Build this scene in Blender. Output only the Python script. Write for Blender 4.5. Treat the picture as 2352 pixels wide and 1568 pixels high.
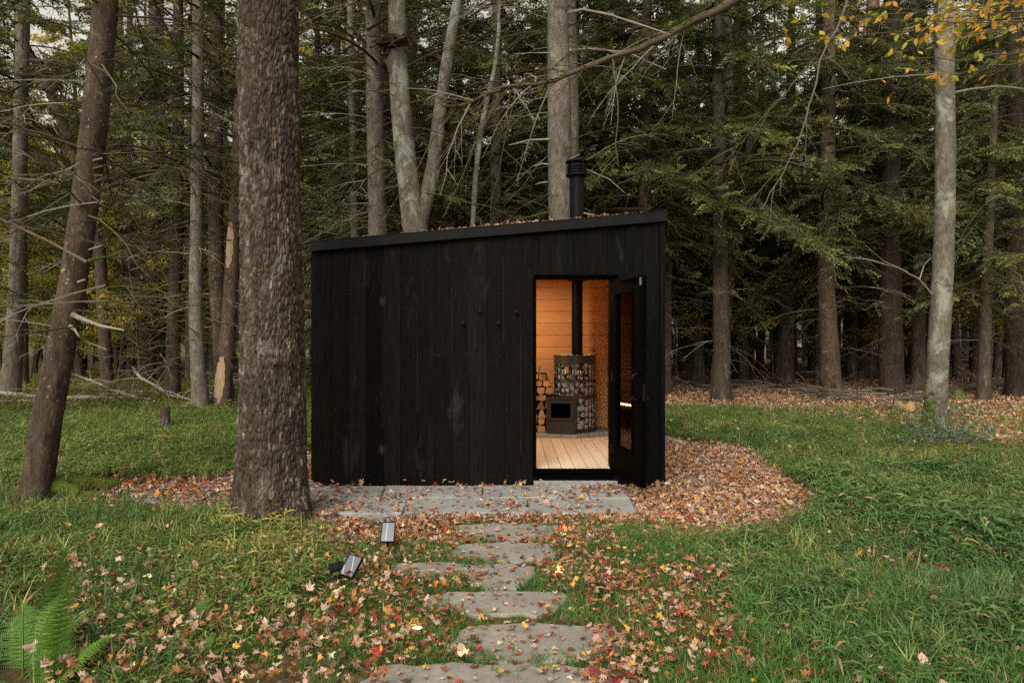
import bpy, math, numpy as np
from mathutils import Vector
sc = bpy.context.scene
for o in list(bpy.data.objects):
    bpy.data.objects.remove(o)
R = math.radians
# ---------------------------------------------------------------- camera, sky, sun, exposure
F, EYE = 1568.0, 1.507            # focal length in photo units (24 mm lens), eye height in metres
cam = bpy.data.objects.new('camera', bpy.data.cameras.new('camera'))
sc.collection.objects.link(cam)
cam.location = (0, 0, EYE); cam.rotation_euler = (R(90), 0, 0)
cam.data.lens = 24; cam.data.sensor_width = 36; cam.data.sensor_fit = 'HORIZONTAL'
cam.data.clip_start = 0.05; cam.data.clip_end = 2000
sc.camera = cam
SUN_EL, SUN_AZ = R(40), R(200)     # azimuth clockwise from +Y
w = bpy.data.worlds.new('World'); sc.world = w; w.use_nodes = True
nt = w.node_tree; nt.nodes.clear()
sky = nt.nodes.new('ShaderNodeTexSky'); sky.sky_type = 'NISHITA'; sky.sun_disc = False
sky.sun_elevation = SUN_EL; sky.sun_rotation = SUN_AZ; sky.dust_density = 4.0; sky.air_density = 1.0
hs = nt.nodes.new('ShaderNodeHueSaturation'); hs.inputs['Saturation'].default_value = 0.0
bg = nt.nodes.new('ShaderNodeBackground'); bg.inputs['Strength'].default_value = 0.15
wo = nt.nodes.new('ShaderNodeOutputWorld')
wm = nt.nodes.new('ShaderNodeMixRGB'); wm.blend_type = 'MULTIPLY'; wm.inputs[0].default_value = 1; wm.inputs[2].default_value = (1.05, 1.0, .88, 1)   # warm overcast
nt.links.new(sky.outputs[0], hs.inputs['Color']); nt.links.new(hs.outputs[0], wm.inputs[1]); nt.links.new(wm.outputs[0], bg.inputs['Color'])
nt.links.new(bg.outputs[0], wo.inputs['Surface'])
sd = Vector((math.sin(SUN_AZ)*math.cos(SUN_EL), math.cos(SUN_AZ)*math.cos(SUN_EL), math.sin(SUN_EL)))
sl = bpy.data.lights.new('sun', 'SUN'); sl.energy = 1.5; sl.angle = R(45); sl.color = (1, .92, .80)
so = bpy.data.objects.new('sun', sl); sc.collection.objects.link(so)
so.rotation_euler = (-sd).to_track_quat('-Z', 'Y').to_euler(); so.location = (-20, -20, 40)
sc.view_settings.view_transform = 'Standard'; sc.view_settings.look = 'None'
sc.view_settings.exposure = 0.65; sc.view_settings.gamma = 1.0
cy = sc.cycles
cy.use_denoising = False; cy.max_bounces = 6; cy.diffuse_bounces = 3; cy.glossy_bounces = 3
cy.transmission_bounces = 4; cy.transparent_max_bounces = 8
cy.caustics_reflective = False; cy.caustics_refractive = False; cy.sample_clamp_indirect = 4
try:
    cy.denoiser = 'OPENIMAGEDENOISE'; cy.denoising_prefilter = 'ACCURATE'
except Exception:
    pass
# ---------------------------------------------------------------- helpers
def G(px, py):
    Y = EYE*F/(py-784.0); return ((px-1176.0)/F*Y, Y)
def P(px, py, Y):
    return np.array(((px-1176.0)/F*Y, Y, EYE-(py-784.0)/F*Y))
def _h(i, j, k, s):
    n = (i*374761393 + j*668265263 + k*1442695041 + s*974634777) & 0xffffffff
    n = ((n ^ (n >> 13))*1274126177) & 0xffffffff
    n = ((n ^ (n >> 15))*2246822519) & 0xffffffff
    return ((n ^ (n >> 16)) & 0xffffff)/float(0xffffff)
def noise(p, s=0):
    p = np.asarray(p, float); i = np.floor(p).astype(np.int64); f = p-i; f = f*f*(3-2*f)
    a, b, c = i[:, 0], i[:, 1], i[:, 2]; x, y, z = f[:, 0], f[:, 1], f[:, 2]
    def L(dj, dk): return _h(a, b+dj, c+dk, s)*(1-x)+_h(a+1, b+dj, c+dk, s)*x
    return (L(0, 0)*(1-y)+L(1, 0)*y)*(1-z)+(L(0, 1)*(1-y)+L(1, 1)*y)*z
def fbm(p, s=0, o=3):
    p = np.asarray(p, float); t = 0; a = .5
    for k in range(o):
        t = t+a*noise(p*2**k, s+k); a *= .5
    return t/(1-.5**o)
def nrm(v):
    return v/np.maximum(np.linalg.norm(v, axis=-1, keepdims=True), 1e-9)
class MB:
    def __init__(s):
        s.v, s.c, s.f, s.n = [], [], {3: [], 4: []}, 0
    def add(s, V, Fc, col=(1, 1, 1), mat=0):
        V = np.asarray(V, float).reshape(-1, 3); Fc = np.asarray(Fc, np.int64)
        s.f[Fc.shape[1]].append((Fc+s.n, mat)); s.v.append(V)
        c = np.asarray(col, float)
        s.c.append(np.broadcast_to(c, (len(V), 3)) if c.ndim == 1 else c); s.n += len(V)
    def more(s, Fc, off, mat=0):           # extra faces on vertices already added
        Fc = np.asarray(Fc, np.int64); s.f[Fc.shape[1]].append((Fc+off, mat))
    def mesh(s, name, mats, origin=(0, 0, 0), smooth=False):
        me = bpy.data.meshes.new(name)
        V = np.concatenate(s.v)-np.asarray(origin, float); C = np.concatenate(s.c)
        loops, starts, mi, at = [], [], [], 0
        for k in (3, 4):
            for Fc, m in s.f[k]:
                loops.append(Fc.ravel()); starts.append(at+k*np.arange(len(Fc))); at += k*len(Fc)
                mi.append(np.full(len(Fc), m) if np.isscalar(m) else np.asarray(m))
        loops = np.concatenate(loops); starts = np.concatenate(starts); mi = np.concatenate(mi)
        me.vertices.add(len(V)); me.vertices.foreach_set('co', V.ravel().astype(np.float32))
        me.loops.add(len(loops)); me.loops.foreach_set('vertex_index', loops.astype(np.int32))
        me.polygons.add(len(starts)); me.polygons.foreach_set('loop_start', starts.astype(np.int32))
        me.polygons.foreach_set('material_index', mi.astype(np.int32))
        me.polygons.foreach_set('use_smooth', np.full(len(starts), smooth))
        a = me.attributes.new('col', 'FLOAT_COLOR', 'POINT')
        a.data.foreach_set('color', np.c_[C, np.ones(len(C))].ravel().astype(np.float32))
        for m in (mats if isinstance(mats, (list, tuple)) else [mats]):
            me.materials.append(m)
        me.update(calc_edges=True)
        return me
    def build(s, name, mats, parent=None, origin=None, smooth=False):
        og = origin if origin is not None else (tuple(parent['_o']) if parent is not None and '_o' in parent else (0, 0, 0))
        o = bpy.data.objects.new(name, s.mesh(name, mats, og, smooth)); sc.collection.objects.link(o)
        if parent is not None:
            o.parent = parent; o['_o'] = tuple(float(q) for q in og)
        else:
            o.location = og
        return o
def tag(o, label=None, cat=None, group=None, kind=None):
    for k, v in (('label', label), ('category', cat), ('group', group), ('kind', kind)):
        if v: o[k] = v
    return o
def thing(name, label, cat, loc=(0, 0, 0), group=None):
    o = bpy.data.objects.new(name, None); sc.collection.objects.link(o); o.location = [float(q) for q in loc]
    o['_o'] = tuple(float(q) for q in loc); o.empty_display_size = .1
    return tag(o, label, cat, group)
QB = np.array([[0, 3, 2, 1], [4, 5, 6, 7], [0, 1, 5, 4], [1, 2, 6, 5], [2, 3, 7, 6], [3, 0, 4, 7]])
def box(mb, x0, x1, y0, y1, z0, z1, col=(1, 1, 1), mat=0, M=None, top=None):
    a, b = (z1, z1) if top is None else top
    V = np.array([(x0, y0, z0), (x1, y0, z0), (x1, y1, z0), (x0, y1, z0), (x0, y0, a), (x1, y0, b), (x1, y1, b), (x0, y1, a)], float)
    if M is not None: V = M(V)
    mb.add(V, QB, col, mat)
def frames(pts):
    T = np.gradient(pts, axis=0); T = nrm(T)
    ref = np.array((0, 0, 1.)) if abs(T[:, 2]).mean() < .8 else np.array((1., 0, 0))
    A = nrm(np.cross(T, ref)); B = np.cross(T, A)
    return A, B
def tube(mb, pts, rad, n=5, col=(1, 1, 1), mat=0, cap=False):
    pts = np.asarray(pts, float); rad = np.broadcast_to(np.asarray(rad, float), (len(pts),))
    A, B = frames(pts); t = np.arange(n)/n*2*np.pi
    V = pts[:, None]+rad[:, None, None]*(np.cos(t)[None, :, None]*A[:, None]+np.sin(t)[None, :, None]*B[:, None])
    m = len(pts); i = np.arange(m-1)[:, None]*n; j = np.arange(n)[None]; k = (j+1) % n
    Fc = np.stack([i+j, i+k, i+n+k, i+n+j], -1).reshape(-1, 4)
    off = mb.n; mb.add(V, Fc, col, mat)
    if cap:
        for e, rev in ((0, True), (m-1, False)):
            c = mb.n; mb.add(pts[e:e+1], np.zeros((0, 3), int), col, mat)
            T = np.stack([np.full(n, c), off+e*n+np.arange(n), off+e*n+(np.arange(n)+1) % n], 1)
            mb.more(T[:, ::-1] if rev else T, 0, mat)
def lathe(mb, prof, c, n=24, col=(1, 1, 1), mat=0):
    prof = np.asarray(prof, float); t = np.arange(n)/n*2*np.pi
    V = np.stack([c[0]+prof[:, :1]*np.cos(t), c[1]+prof[:, :1]*np.sin(t), np.repeat(c[2]+prof[:, 1:2], n, 1)], -1)
    m = len(prof); i = np.arange(m-1)[:, None]*n; j = np.arange(n)[None]; k = (j+1) % n
    mb.add(V, np.stack([i+j, i+k, i+n+k, i+n+j], -1).reshape(-1, 4), col, mat)
def slabpoly(mb, poly, z0, z1, col=(1, 1, 1), mat=0, inset=.008):
    p = np.asarray(poly, float); n = len(p); c = p.mean(0); q = c+(p-c)*(1-inset/np.maximum(np.linalg.norm(p-c, axis=1, keepdims=True), .05))
    V = np.concatenate([np.c_[p, np.full(n, z0)], np.c_[p, np.full(n, z1-.006)], np.c_[q, np.full(n, z1)], [[c[0], c[1], z1]]])
    i = np.arange(n); j = (i+1) % n
    off = mb.n; mb.add(V, np.concatenate([np.stack([i, j, n+j, n+i], 1), np.stack([n+i, n+j, 2*n+j, 2*n+i], 1)]), col, mat)
    mb.more(np.stack([2*n+i, 2*n+j, np.full(n, 3*n)], 1), off, mat)
def kites(mb, p, d, nr, L, W, col, fold=.15, mat=0):   # many small leaf-shaped faces at once
    p, d, nr = np.asarray(p), nrm(np.asarray(d)), np.asarray(nr); n = len(p)
    s = nrm(np.cross(d, nr)); u = np.cross(s, d)
    L = np.broadcast_to(L, (n,))[:, None]; W = np.broadcast_to(W, (n,))[:, None]
    m = p+d*L*.45
    V = np.stack([p, m+s*W*.5+u*W*fold, p+d*L-u*L*.12, m-s*W*.5+u*W*fold], 1)
    Fc = np.arange(4*n).reshape(n, 4)
    col = np.broadcast_to(np.asarray(col, float), (n, 3))
    mb.add(V, Fc, np.repeat(col, 4, 0), mat)
def inst(mb, T, Fs, pos, yaw, tilt, size, col, mat=0, vcol=None, zs=None):  # merge many copies of one template
    n = len(pos); T = np.asarray(T, float); size = np.broadcast_to(size, (n,))
    ca, sa = np.cos(yaw), np.sin(yaw); Z = np.zeros(n); O = np.ones(n)
    Rz = np.stack([ca, -sa, Z, sa, ca, Z, Z, Z, O], -1).reshape(n, 3, 3)
    tx, ty = tilt[:, 0], tilt[:, 1]
    Rx = np.stack([O, Z, Z, Z, np.cos(tx), -np.sin(tx), Z, np.sin(tx), np.cos(tx)], -1).reshape(n, 3, 3)
    Ry = np.stack([np.cos(ty), Z, np.sin(ty), Z, O, Z, -np.sin(ty), Z, np.cos(ty)], -1).reshape(n, 3, 3)
    M = Rx@Ry@Rz
    V = np.einsum('nij,vj->nvi', M, T)*size[:, None, None]
    if zs is not None: V[:, :, 2] *= zs[:, None]
    V += pos[:, None]
    k = len(T); C = np.repeat(np.asarray(col)[:, None], k, 1)
    if vcol is not None: C = C*vcol[None, :, None]
    off = mb.n; mb.add(V, np.zeros((0, 3), int), C.reshape(-1, 3), mat)
    for Fc in Fs:
        Fc = np.asarray(Fc)
        mb.more((Fc[None]+k*np.arange(n)[:, None, None]).reshape(-1, Fc.shape[1]), off, mat)
def inpoly(x, y, poly):
    r = np.zeros(len(x), bool); n = len(poly)
    for i in range(n):
        (x1, y1), (x2, y2) = poly[i], poly[(i+1) % n]
        c = ((y1 > y) != (y2 > y)) & (x < (x2-x1)*(y-y1)/((y2-y1) or 1e-9)+x1); r ^= c
    return r
# ---------------------------------------------------------------- materials
def nd(nt, t, props=None, **ins):
    n = nt.nodes.new('ShaderNode'+t)
    for k, v in (props or {}).items(): setattr(n, k, v)
    for k, v in ins.items():
        s = n.inputs[int(k[1:])] if k[0] == '_' else n.inputs[k.replace('_', ' ')]
        if isinstance(v, bpy.types.NodeSocket): nt.links.new(v, s)
        else: s.default_value = v
    return n
def newmat(name):
    m = bpy.data.materials.new(name); m.use_nodes = True; m.node_tree.nodes.clear(); return m, m.node_tree
def out(nt, sh):
    o = nt.nodes.new('ShaderNodeOutputMaterial'); nt.links.new(sh, o.inputs['Surface'])
def C4(c): return (c[0], c[1], c[2], 1)
def ramp(nt, fac, stops):
    n = nd(nt, 'ValToRGB', Fac=fac); e = n.color_ramp.elements
    while len(e) < len(stops): e.new(.5)
    for q, (p, c) in zip(e, stops):
        q.position = p; q.color = C4(c) if hasattr(c, '__len__') else (c, c, c, 1)
    return n.outputs[0]
def mix(nt, f, a, b, bt='MIX'):
    return nd(nt, 'MixRGB', {'blend_type': bt}, Fac=f, Color1=a, Color2=b).outputs[0]
def coords(nt, scale=(1, 1, 1), kind='Object'):
    tc = nd(nt, 'TexCoord'); return nd(nt, 'Mapping', Vector=tc.outputs[kind], Scale=scale).outputs[0]
def nz(nt, vec, s, d=4, r=.6, dist=0):
    return nd(nt, 'TexNoise', Vector=vec, Scale=s, Detail=d, Roughness=r, Distortion=dist).outputs[0]
def pbr(nt, col, rough=.7, bump=None, bs=.4, bd=.01, spec=.3, metal=0, **kw):
    p = nd(nt, 'BsdfPrincipled', Roughness=rough, Metallic=metal, **kw)
    if isinstance(col, bpy.types.NodeSocket): nt.links.new(col, p.inputs['Base Color'])
    else: p.inputs['Base Color'].default_value = C4(col)
    p.inputs['Specular IOR Level'].default_value = spec
    if bump is not None:
        b = nd(nt, 'Bump', Strength=bs, Distance=bd, Height=bump); nt.links.new(b.outputs[0], p.inputs['Normal'])
    return p.outputs[0]
def bark(name, dark, light, lich, lamt, s=9, zst=.22, bs=.8, bd=.03, flake=.0):
    m, nt = newmat(name); v = coords(nt, (1, 1, zst)); v0 = coords(nt)
    a = nz(nt, v, s, 6, .68, .6); b = nz(nt, v, s*4.5, 4, .7)
    c = ramp(nt, a, [(.3, dark), (.52, [(x+y)/2 for x, y in zip(dark, light)]), (.72, light)])
    c = mix(nt, .6, c, ramp(nt, b, [(.35, .25), (.62, 1.1)]), 'MULTIPLY')
    big = nz(nt, v0, 1.3, 4, .6)
    c = mix(nt, .5, c, ramp(nt, big, [(.3, .55), (.7, 1.25)]), 'MULTIPLY')
    lf = ramp(nt, nz(nt, coords(nt, (1, 1, .7)), 3.4, 7, .72, .5), [(.62-.25*lamt, 0), (.70-.2*lamt, 1)])
    lf = mix(nt, 1, lf, (lamt+.1,)*3+(1,), 'MULTIPLY')
    c = mix(nt, lf, c, C4(lich))
    if flake:
        ff = ramp(nt, nz(nt, coords(nt, (1, 1, .6)), 38, 3, .6), [(.66, 0), (.7, flake)])
        c = mix(nt, ff, c, (.42, .39, .33, 1))
    oi = nd(nt, 'ObjectInfo'); c = mix(nt, 1, c, ramp(nt, oi.outputs['Random'], [(0, .72), (1, 1.15)]), 'MULTIPLY')
    c = mix(nt, 1, c, nd(nt, 'Attribute', {'attribute_name': 'col'}).outputs['Color'], 'MULTIPLY')
    h = mix(nt, .35, a, b, 'MIX')
    out(nt, pbr(nt, c, .92, h, bs, bd, .15)); return m
def leafmat(name, trans=.3, rough=.55, var=.35, spec=.3):
    m, nt = newmat(name); a = nd(nt, 'Attribute', {'attribute_name': 'col'}).outputs['Color']
    oi = nd(nt, 'ObjectInfo'); c = mix(nt, 1, a, ramp(nt, oi.outputs['Random'], [(0, 1-var), (1, 1+var*.6)]), 'MULTIPLY')
    s = pbr(nt, c, rough, spec=spec)
    if trans:
        t = nd(nt, 'BsdfTranslucent', Color=mix(nt, 1, c, (1.1, 1.1, .8, 1), 'MULTIPLY'))
        s = nd(nt, 'MixShader', _0=trans, _1=s, _2=t.outputs[0]).outputs[0]
    out(nt, s); return m
BARK = {
 'plate': bark('bark_plated', (.026, .019, .014), (.175, .138, .108), (.26, .228, .185), .40, 24, .30, 1.0, .03, .5),
 'brown': bark('bark_brown', (.038, .027, .017), (.135, .10, .068), (.27, .24, .18), .22, 14, .3, .9, .02, .8),
 'grey': bark('bark_grey', (.085, .072, .055), (.235, .205, .16), (.31, .32, .25), .3, 14, .35, .9, .02, .25),
 'lichen': bark('bark_lichen', (.075, .066, .050), (.19, .168, .13), (.29, .31, .25), .48, 12, .5, .5, .01, .2),
 'dark': bark('bark_dark', (.022, .016, .012), (.085, .06, .045), (.14, .13, .10), .18, 12, .2, 1.0, .03),
 'far': bark('bark_far', (.036, .028, .02), (.14, .112, .08), (.24, .23, .17), .3, 8, .2, .6, .03),
}
M_NEEDLE = leafmat('needles', .35, .6, .4, .25)
M_LEAF = leafmat('tree_leaves', .5, .5, .25)
M_GRASS = leafmat('grass_blades', .3, .5, 0, .35)
M_LITTER = leafmat('leaf_litter', .15, .6, 0, .3)
M_TWIG = leafmat('twigs', 0, .9, .25, .1)
def simple(name, col, rough=.5, metal=0, spec=.4, ns=30, amt=.3, bs=.2, bd=.003):
    m, nt = newmat(name); n = nz(nt, coords(nt), ns, 5, .65)
    c = mix(nt, 1, C4(col), ramp(nt, n, [(.3, 1-amt), (.7, 1+amt)]), 'MULTIPLY')
    out(nt, pbr(nt, c, rough, n, bs, bd, spec, metal)); return m
M_BLACKMETAL = simple('black_metal', (.0055, .0055, .006), .5, .0, .07, 12, .3, .05)
M_STEEL = simple('bare_steel', (.5, .5, .5), .35, 1, .5, 40, .2)
M_IRON = simple('stove_iron', (.022, .021, .02), .38, .2, .4, 25, .3)
M_CONC = simple('concrete', (.2, .2, .19), .9, 0, .2, 18, .3, .4)
M_NAIL = simple('nail_heads', (.10, .10, .095), .5, .3, .3, 40, .2)
M_DARK = simple('black_plastic', (.006, .006, .006), .6, 0, .08, 30, .2)
M_BLACKPAINT = simple('black_paint', (.0012, .0012, .0011), .6, 0, .006, 20, .4, .1)
def charred():
    m, nt = newmat('charred_wood'); a = nd(nt, 'Attribute', {'attribute_name': 'col'}).outputs['Color']
    v = coords(nt, (1, 1, .06)); g = nz(nt, v, 45, 5, .7, .3)
    c = mix(nt, 1, a, ramp(nt, g, [(.3, .45), (.7, 1.6)]), 'MULTIPLY')
    sc_ = ramp(nt, nz(nt, coords(nt, (1, 1, .35)), 5, 6, .7), [(.58, 0), (.75, .6)])
    c = mix(nt, sc_, c, (.024, .023, .0215, 1))
    br = ramp(nt, nz(nt, coords(nt, (1, 1, .1)), 9, 4, .6), [(.6, 0), (.72, .55)])
    c = mix(nt, br, c, (.014, .007, .004, 1))
    vo = nd(nt, 'TexVoronoi', {'feature': 'F1'}, Vector=coords(nt, (1, 1, .7)), Scale=2.6)
    k = ramp(nt, vo.outputs['Distance'], [(0, .25), (.045, 1), (.07, .35), (.13, 0)])
    k = mix(nt, 1, k, ramp(nt, nz(nt, coords(nt), 2.1, 2, .5), [(.38, 0), (.5, 1)]), 'MULTIPLY')
    c = mix(nt, k, c, (.05, .032, .025, 1))
    sp = ramp(nt, nz(nt, coords(nt, (1, 1, .5)), 70, 2, .5), [(.74, 0), (.78, .6)])
    c = mix(nt, sp, c, (.055, .053, .048, 1))
    out(nt, pbr(nt, c, .62, g, .35, .004, .03)); return m
M_CHAR = charred()
def plankmat(name, c1, c2, knot, grain_axis, rough=.5, kn=3.2):
    m, nt = newmat(name); a = nd(nt, 'Attribute', {'attribute_name': 'col'}).outputs['Color']
    st = {'x': (.07, 1, 1), 'y': (1, .07, 1), 'z': (1, 1, .07)}[grain_axis]
    ks = {'x': (.6, 1, 1), 'y': (1, .6, 1), 'z': (1, 1, .6)}[grain_axis]
    g = nz(nt, coords(nt, st), 40, 5, .65, .5)
    c = ramp(nt, g, [(.3, c1), (.7, c2)])
    vo = nd(nt, 'TexVoronoi', {'feature': 'F1'}, Vector=coords(nt, ks), Scale=kn)
    k = ramp(nt, vo.outputs['Distance'], [(0, 1), (.05, .9), (.075, .3), (.15, 0)])
    c = mix(nt, k, c, C4(knot)); c = mix(nt, 1, c, a, 'MULTIPLY')
    out(nt, pbr(nt, c, rough, g, .1, .002, .35)); return m
M_PINE = plankmat('pine_planks', (.50, .245, .09), (.62, .33, .13), (.20, .075, .03), 'x')
M_PINEY = plankmat('pine_side', (.50, .245, .09), (.62, .33, .13), (.20, .075, .03), 'y')
M_FLOOR = plankmat('floor_planks', (.46, .385, .30), (.54, .46, .37), (.30, .22, .15), 'y', .55, 1.2)
M_FIRE = plankmat('firewood', (.36, .21, .11), (.54, .35, .20), (.2, .09, .05), 'y', .8, 2)
M_LOGBARK = simple('log_bark', (.10, .06, .04), .9, 0, .2, 30, .5, .6, .01)
def stonemat(name, c1, c2, s=3.0):
    m, nt = newmat(name); v = coords(nt, kind='Object'); a = nz(nt, v, s, 7, .68, .4); b = nz(nt, v, s*12, 4, .6)
    c = ramp(nt, a, [(.28, c1), (.5, [(x+y)/2 for x, y in zip(c1, c2)]), (.72, c2)])
    st = ramp(nt, nz(nt, v, s*1.7, 5, .7, 1.0), [(.55, 0), (.72, .55)])
    c = mix(nt, st, c, (c1[0]*.72, c1[1]*.62, c1[2]*.5, 1))
    c = mix(nt, .5, c, ramp(nt, b, [(.3, .7), (.7, 1.25)]), 'MULTIPLY')
    out(nt, pbr(nt, c, .8, mix(nt, .3, a, b), .4, .01, .3)); return m
M_SLAB = stonemat('bluestone', (.15, .15, .147), (.29, .295, .287))
M_STEP = stonemat('stepping_stone', (.14, .128, .112), (.275, .255, .222), 4)
M_ROCK = stonemat('sauna_rocks', (.15, .165, .18), (.42, .45, .47), 9)
def gravel():
    m, nt = newmat('gravel'); v = coords(nt); vo = nd(nt, 'TexVoronoi', Vector=v, Scale=55)
    sp = nd(nt, 'SeparateColor', Color=vo.outputs['Color']).outputs[0]
    c = ramp(nt, sp, [(0, (.07, .07, .07)), (.5, (.17, .17, .165)), (1, (.32, .31, .29))])
    out(nt, pbr(nt, c, .9, vo.outputs['Distance'], 1.0, .012, .2)); return m
M_GRAVEL = gravel()
def groundmat():
    m, nt = newmat('forest_floor'); v = coords(nt)
    vo = nd(nt, 'TexVoronoi', Vector=v, Scale=14); sp = nd(nt, 'SeparateColor', Color=vo.outputs['Color']).outputs[0]
    br = ramp(nt, sp, [(0, (.08, .045, .028)), (.4, (.17, .095, .056)), (.75, (.27, .16, .10)), (1, (.38, .26, .18))])
    gr = ramp(nt, nz(nt, v, 9, 6, .7), [(.3, (.02, .028, .008)), (.7, (.07, .085, .022))])
    xyz = nd(nt, 'SeparateXYZ', Vector=v)
    mx = nd(nt, 'MapRange', Value=xyz.outputs['X'], _1=3.0, _2=1.0)
    my = nd(nt, 'MapRange', Value=xyz.outputs['Y'], _1=13.5, _2=12.0)
    f = nd(nt, 'Math', {'operation': 'MAXIMUM'}, _0=mx.outputs[0], _1=my.outputs[0]).outputs[0]
    pt = ramp(nt, nz(nt, v, .5, 5, .6), [(.42, 0), (.62, .75)])
    pt2 = ramp(nt, nz(nt, v, .35, 4, .6), [(.35, .35), (.6, 1)])
    c = mix(nt, mix(nt, 1, f, pt2, 'MULTIPLY'), mix(nt, mix(nt, 1, pt, (.5, .5, .5, 1), 'MULTIPLY'), br, gr), gr)
    h = nz(nt, v, 25, 6, .7)
    out(nt, pbr(nt, c, .95, h, .8, .03, .1)); return m
M_GROUND = groundmat()
def glass(name, tint=(.55, .55, .55), rough=.02):
    m, nt = newmat(name); fr = nd(nt, 'Fresnel', IOR=1.16); t = nd(nt, 'BsdfTransparent', Color=C4(tint))
    g = nd(nt, 'BsdfGlossy', Color=(1, 1, 1, 1), Roughness=rough)
    out(nt, nd(nt, 'MixShader', _0=fr.outputs[0], _1=t.outputs[0], _2=g.outputs[0]).outputs[0]); return m
M_GLASS = glass('door_glass', (.2, .2, .2)); M_STOVEGLASS = glass('stove_glass', (.25, .22, .2))
def emit(name, col, s):
    m, nt = newmat(name); e = nd(nt, 'Emission', Color=C4(col), Strength=s); out(nt, e.outputs[0]); return m
M_LED = emit('warm_led', (1, .55, .2), 6); M_SPOT = emit('spot_lens', (1, .62, .25), 9)
def solarmat():
    m, nt = newmat('solar_cells'); v = coords(nt)
    wv = nd(nt, 'TexWave', {'wave_type': 'BANDS', 'bands_direction': 'X'}, Vector=v, Scale=6).outputs['Fac']
    c = ramp(nt, wv, [(.0, (.30, .32, .35)), (.06, (.05, .06, .085)), (1, (.06, .07, .095))])
    out(nt, pbr(nt, c, .12, spec=.4, metal=.0, Coat_Weight=1.0, Coat_IOR=1.9, Coat_Roughness=.03)); return m
M_SOLAR = solarmat()
M_MOSS = simple('moss', (.055, .07, .012), .95, 0, .1, 40, .5, .8, .01)
rng = np.random.default_rng(11)
# ---------------------------------------------------------------- ground
mb = MB(); mb.add([(-400, -60, 0), (400, -60, 0), (400, 500, 0), (-400, 500, 0)], [[0, 1, 2, 3]])
tag(mb.build('ground', M_GROUND), kind='structure')
PAD_R = [G(*p) for p in ((1450, 1026), (1526, 1019), (1600, 1018), (1690, 1028), (1740, 1055), (1790, 1092), (1850, 1120), (1905, 1150), (1890, 1190), (1800, 1222), (1690, 1250), (1560, 1228), (1400, 1200), (1300, 1160))]
PAD_L = [G(*p) for p in ((100, 1118), (250, 1100), (480, 1104), (550, 1083), (640, 1050), (780, 1030), (780, 1125), (760, 1195), (520, 1180), (300, 1150))]
GRAVEL = [G(*p) for p in ((150, 1120), (480, 1104), (560, 1083), (715, 1036))] + [(-2.6, 11.2), (2.4, 11.2)] + [G(*p) for p in ((1600, 1018), (1690, 1028), (1790, 1092), (1895, 1150), (1690, 1235), (1560, 1215), (1400, 1196), (700, 1200), (520, 1180), (300, 1150))]
mb = MB(); g = np.array(GRAVEL); c = g.mean(0); n = len(g)
mb.add(np.c_[np.r_[g, [c]], np.full(n+1, .004)], np.stack([np.arange(n), (np.arange(n)+1) % n, np.full(n, n)], 1)[:, ::-1])
o = mb.build('gravel', M_GRAVEL)
if o.data.polygons[0].normal.z < 0: o.data.flip_normals()
tag(o, kind='structure')
def rough_poly(pts, k=5, amp=.012, seed=0):
    p = np.array(pts, float); q = []
    for i in range(len(p)):
        a, b = p[i], p[(i+1) % len(p)]
        for t in np.arange(k)/k: q.append(a+(b-a)*t)
    q = np.array(q); r2 = np.random.default_rng(seed); return q+r2.normal(0, amp, q.shape)
def slab(name, label, px, z, mat, cat, group, amp=.012, k=5, seed=0):
    if name == 'stepping_stone':
        mx, my = np.mean(px, 0); px = [(mx+(a-mx)*1.10, my+(b-my)*1.22) for a, b in px]
    p = rough_poly([G(*q) for q in px], k, amp, seed)
    a = np.sum(p[:, 0]*np.roll(p[:, 1], -1)-np.roll(p[:, 0], -1)*p[:, 1])
    if a < 0: p = p[::-1]
    c = p.mean(0); mb = MB(); slabpoly(mb, p, -.03, z, inset=.012)
    return tag(mb.build(name, mat, origin=(c[0], c[1], 0)), label, cat, group)
PG = 'bluestone slabs of the patio along the cabin'
for i, (px, lab) in enumerate((
  (((686, 1123), (884, 1123), (874, 1151), (672, 1151)), 'grey patio slab in the back row beside the big trunk, partly behind it'),
  (((888, 1123), (1108, 1123), (1106, 1151), (878, 1151)), 'grey patio slab in the back row under the middle of the black wall'),
  (((1111, 1123), (1222, 1123), (1344, 1131), (1354, 1151), (1109, 1151)), 'grey patio slab in the back row in front of the doorway'),
  (((1348, 1131), (1432, 1131), (1446, 1151), (1358, 1151)), 'small square pale patio slab at the back right corner near the open door'),
  (((670, 1153), (935, 1153), (925, 1187), (645, 1187)), 'pale patio slab in the front row touching the big trunk'),
  (((938, 1153), (1210, 1153), (1212, 1187), (928, 1187)), 'leaf strewn patio slab in the middle of the front row'),
  (((1213, 1153), (1447, 1153), (1464, 1187), (1215, 1187)), 'pale patio slab at the right end of the front row'))):
    slab('paving_slab', lab, px, .034+.004*(i % 3), M_SLAB, 'paving slab', PG, .004, 4, i)
SG = 'flat stepping stones leading to the cabin'
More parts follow.
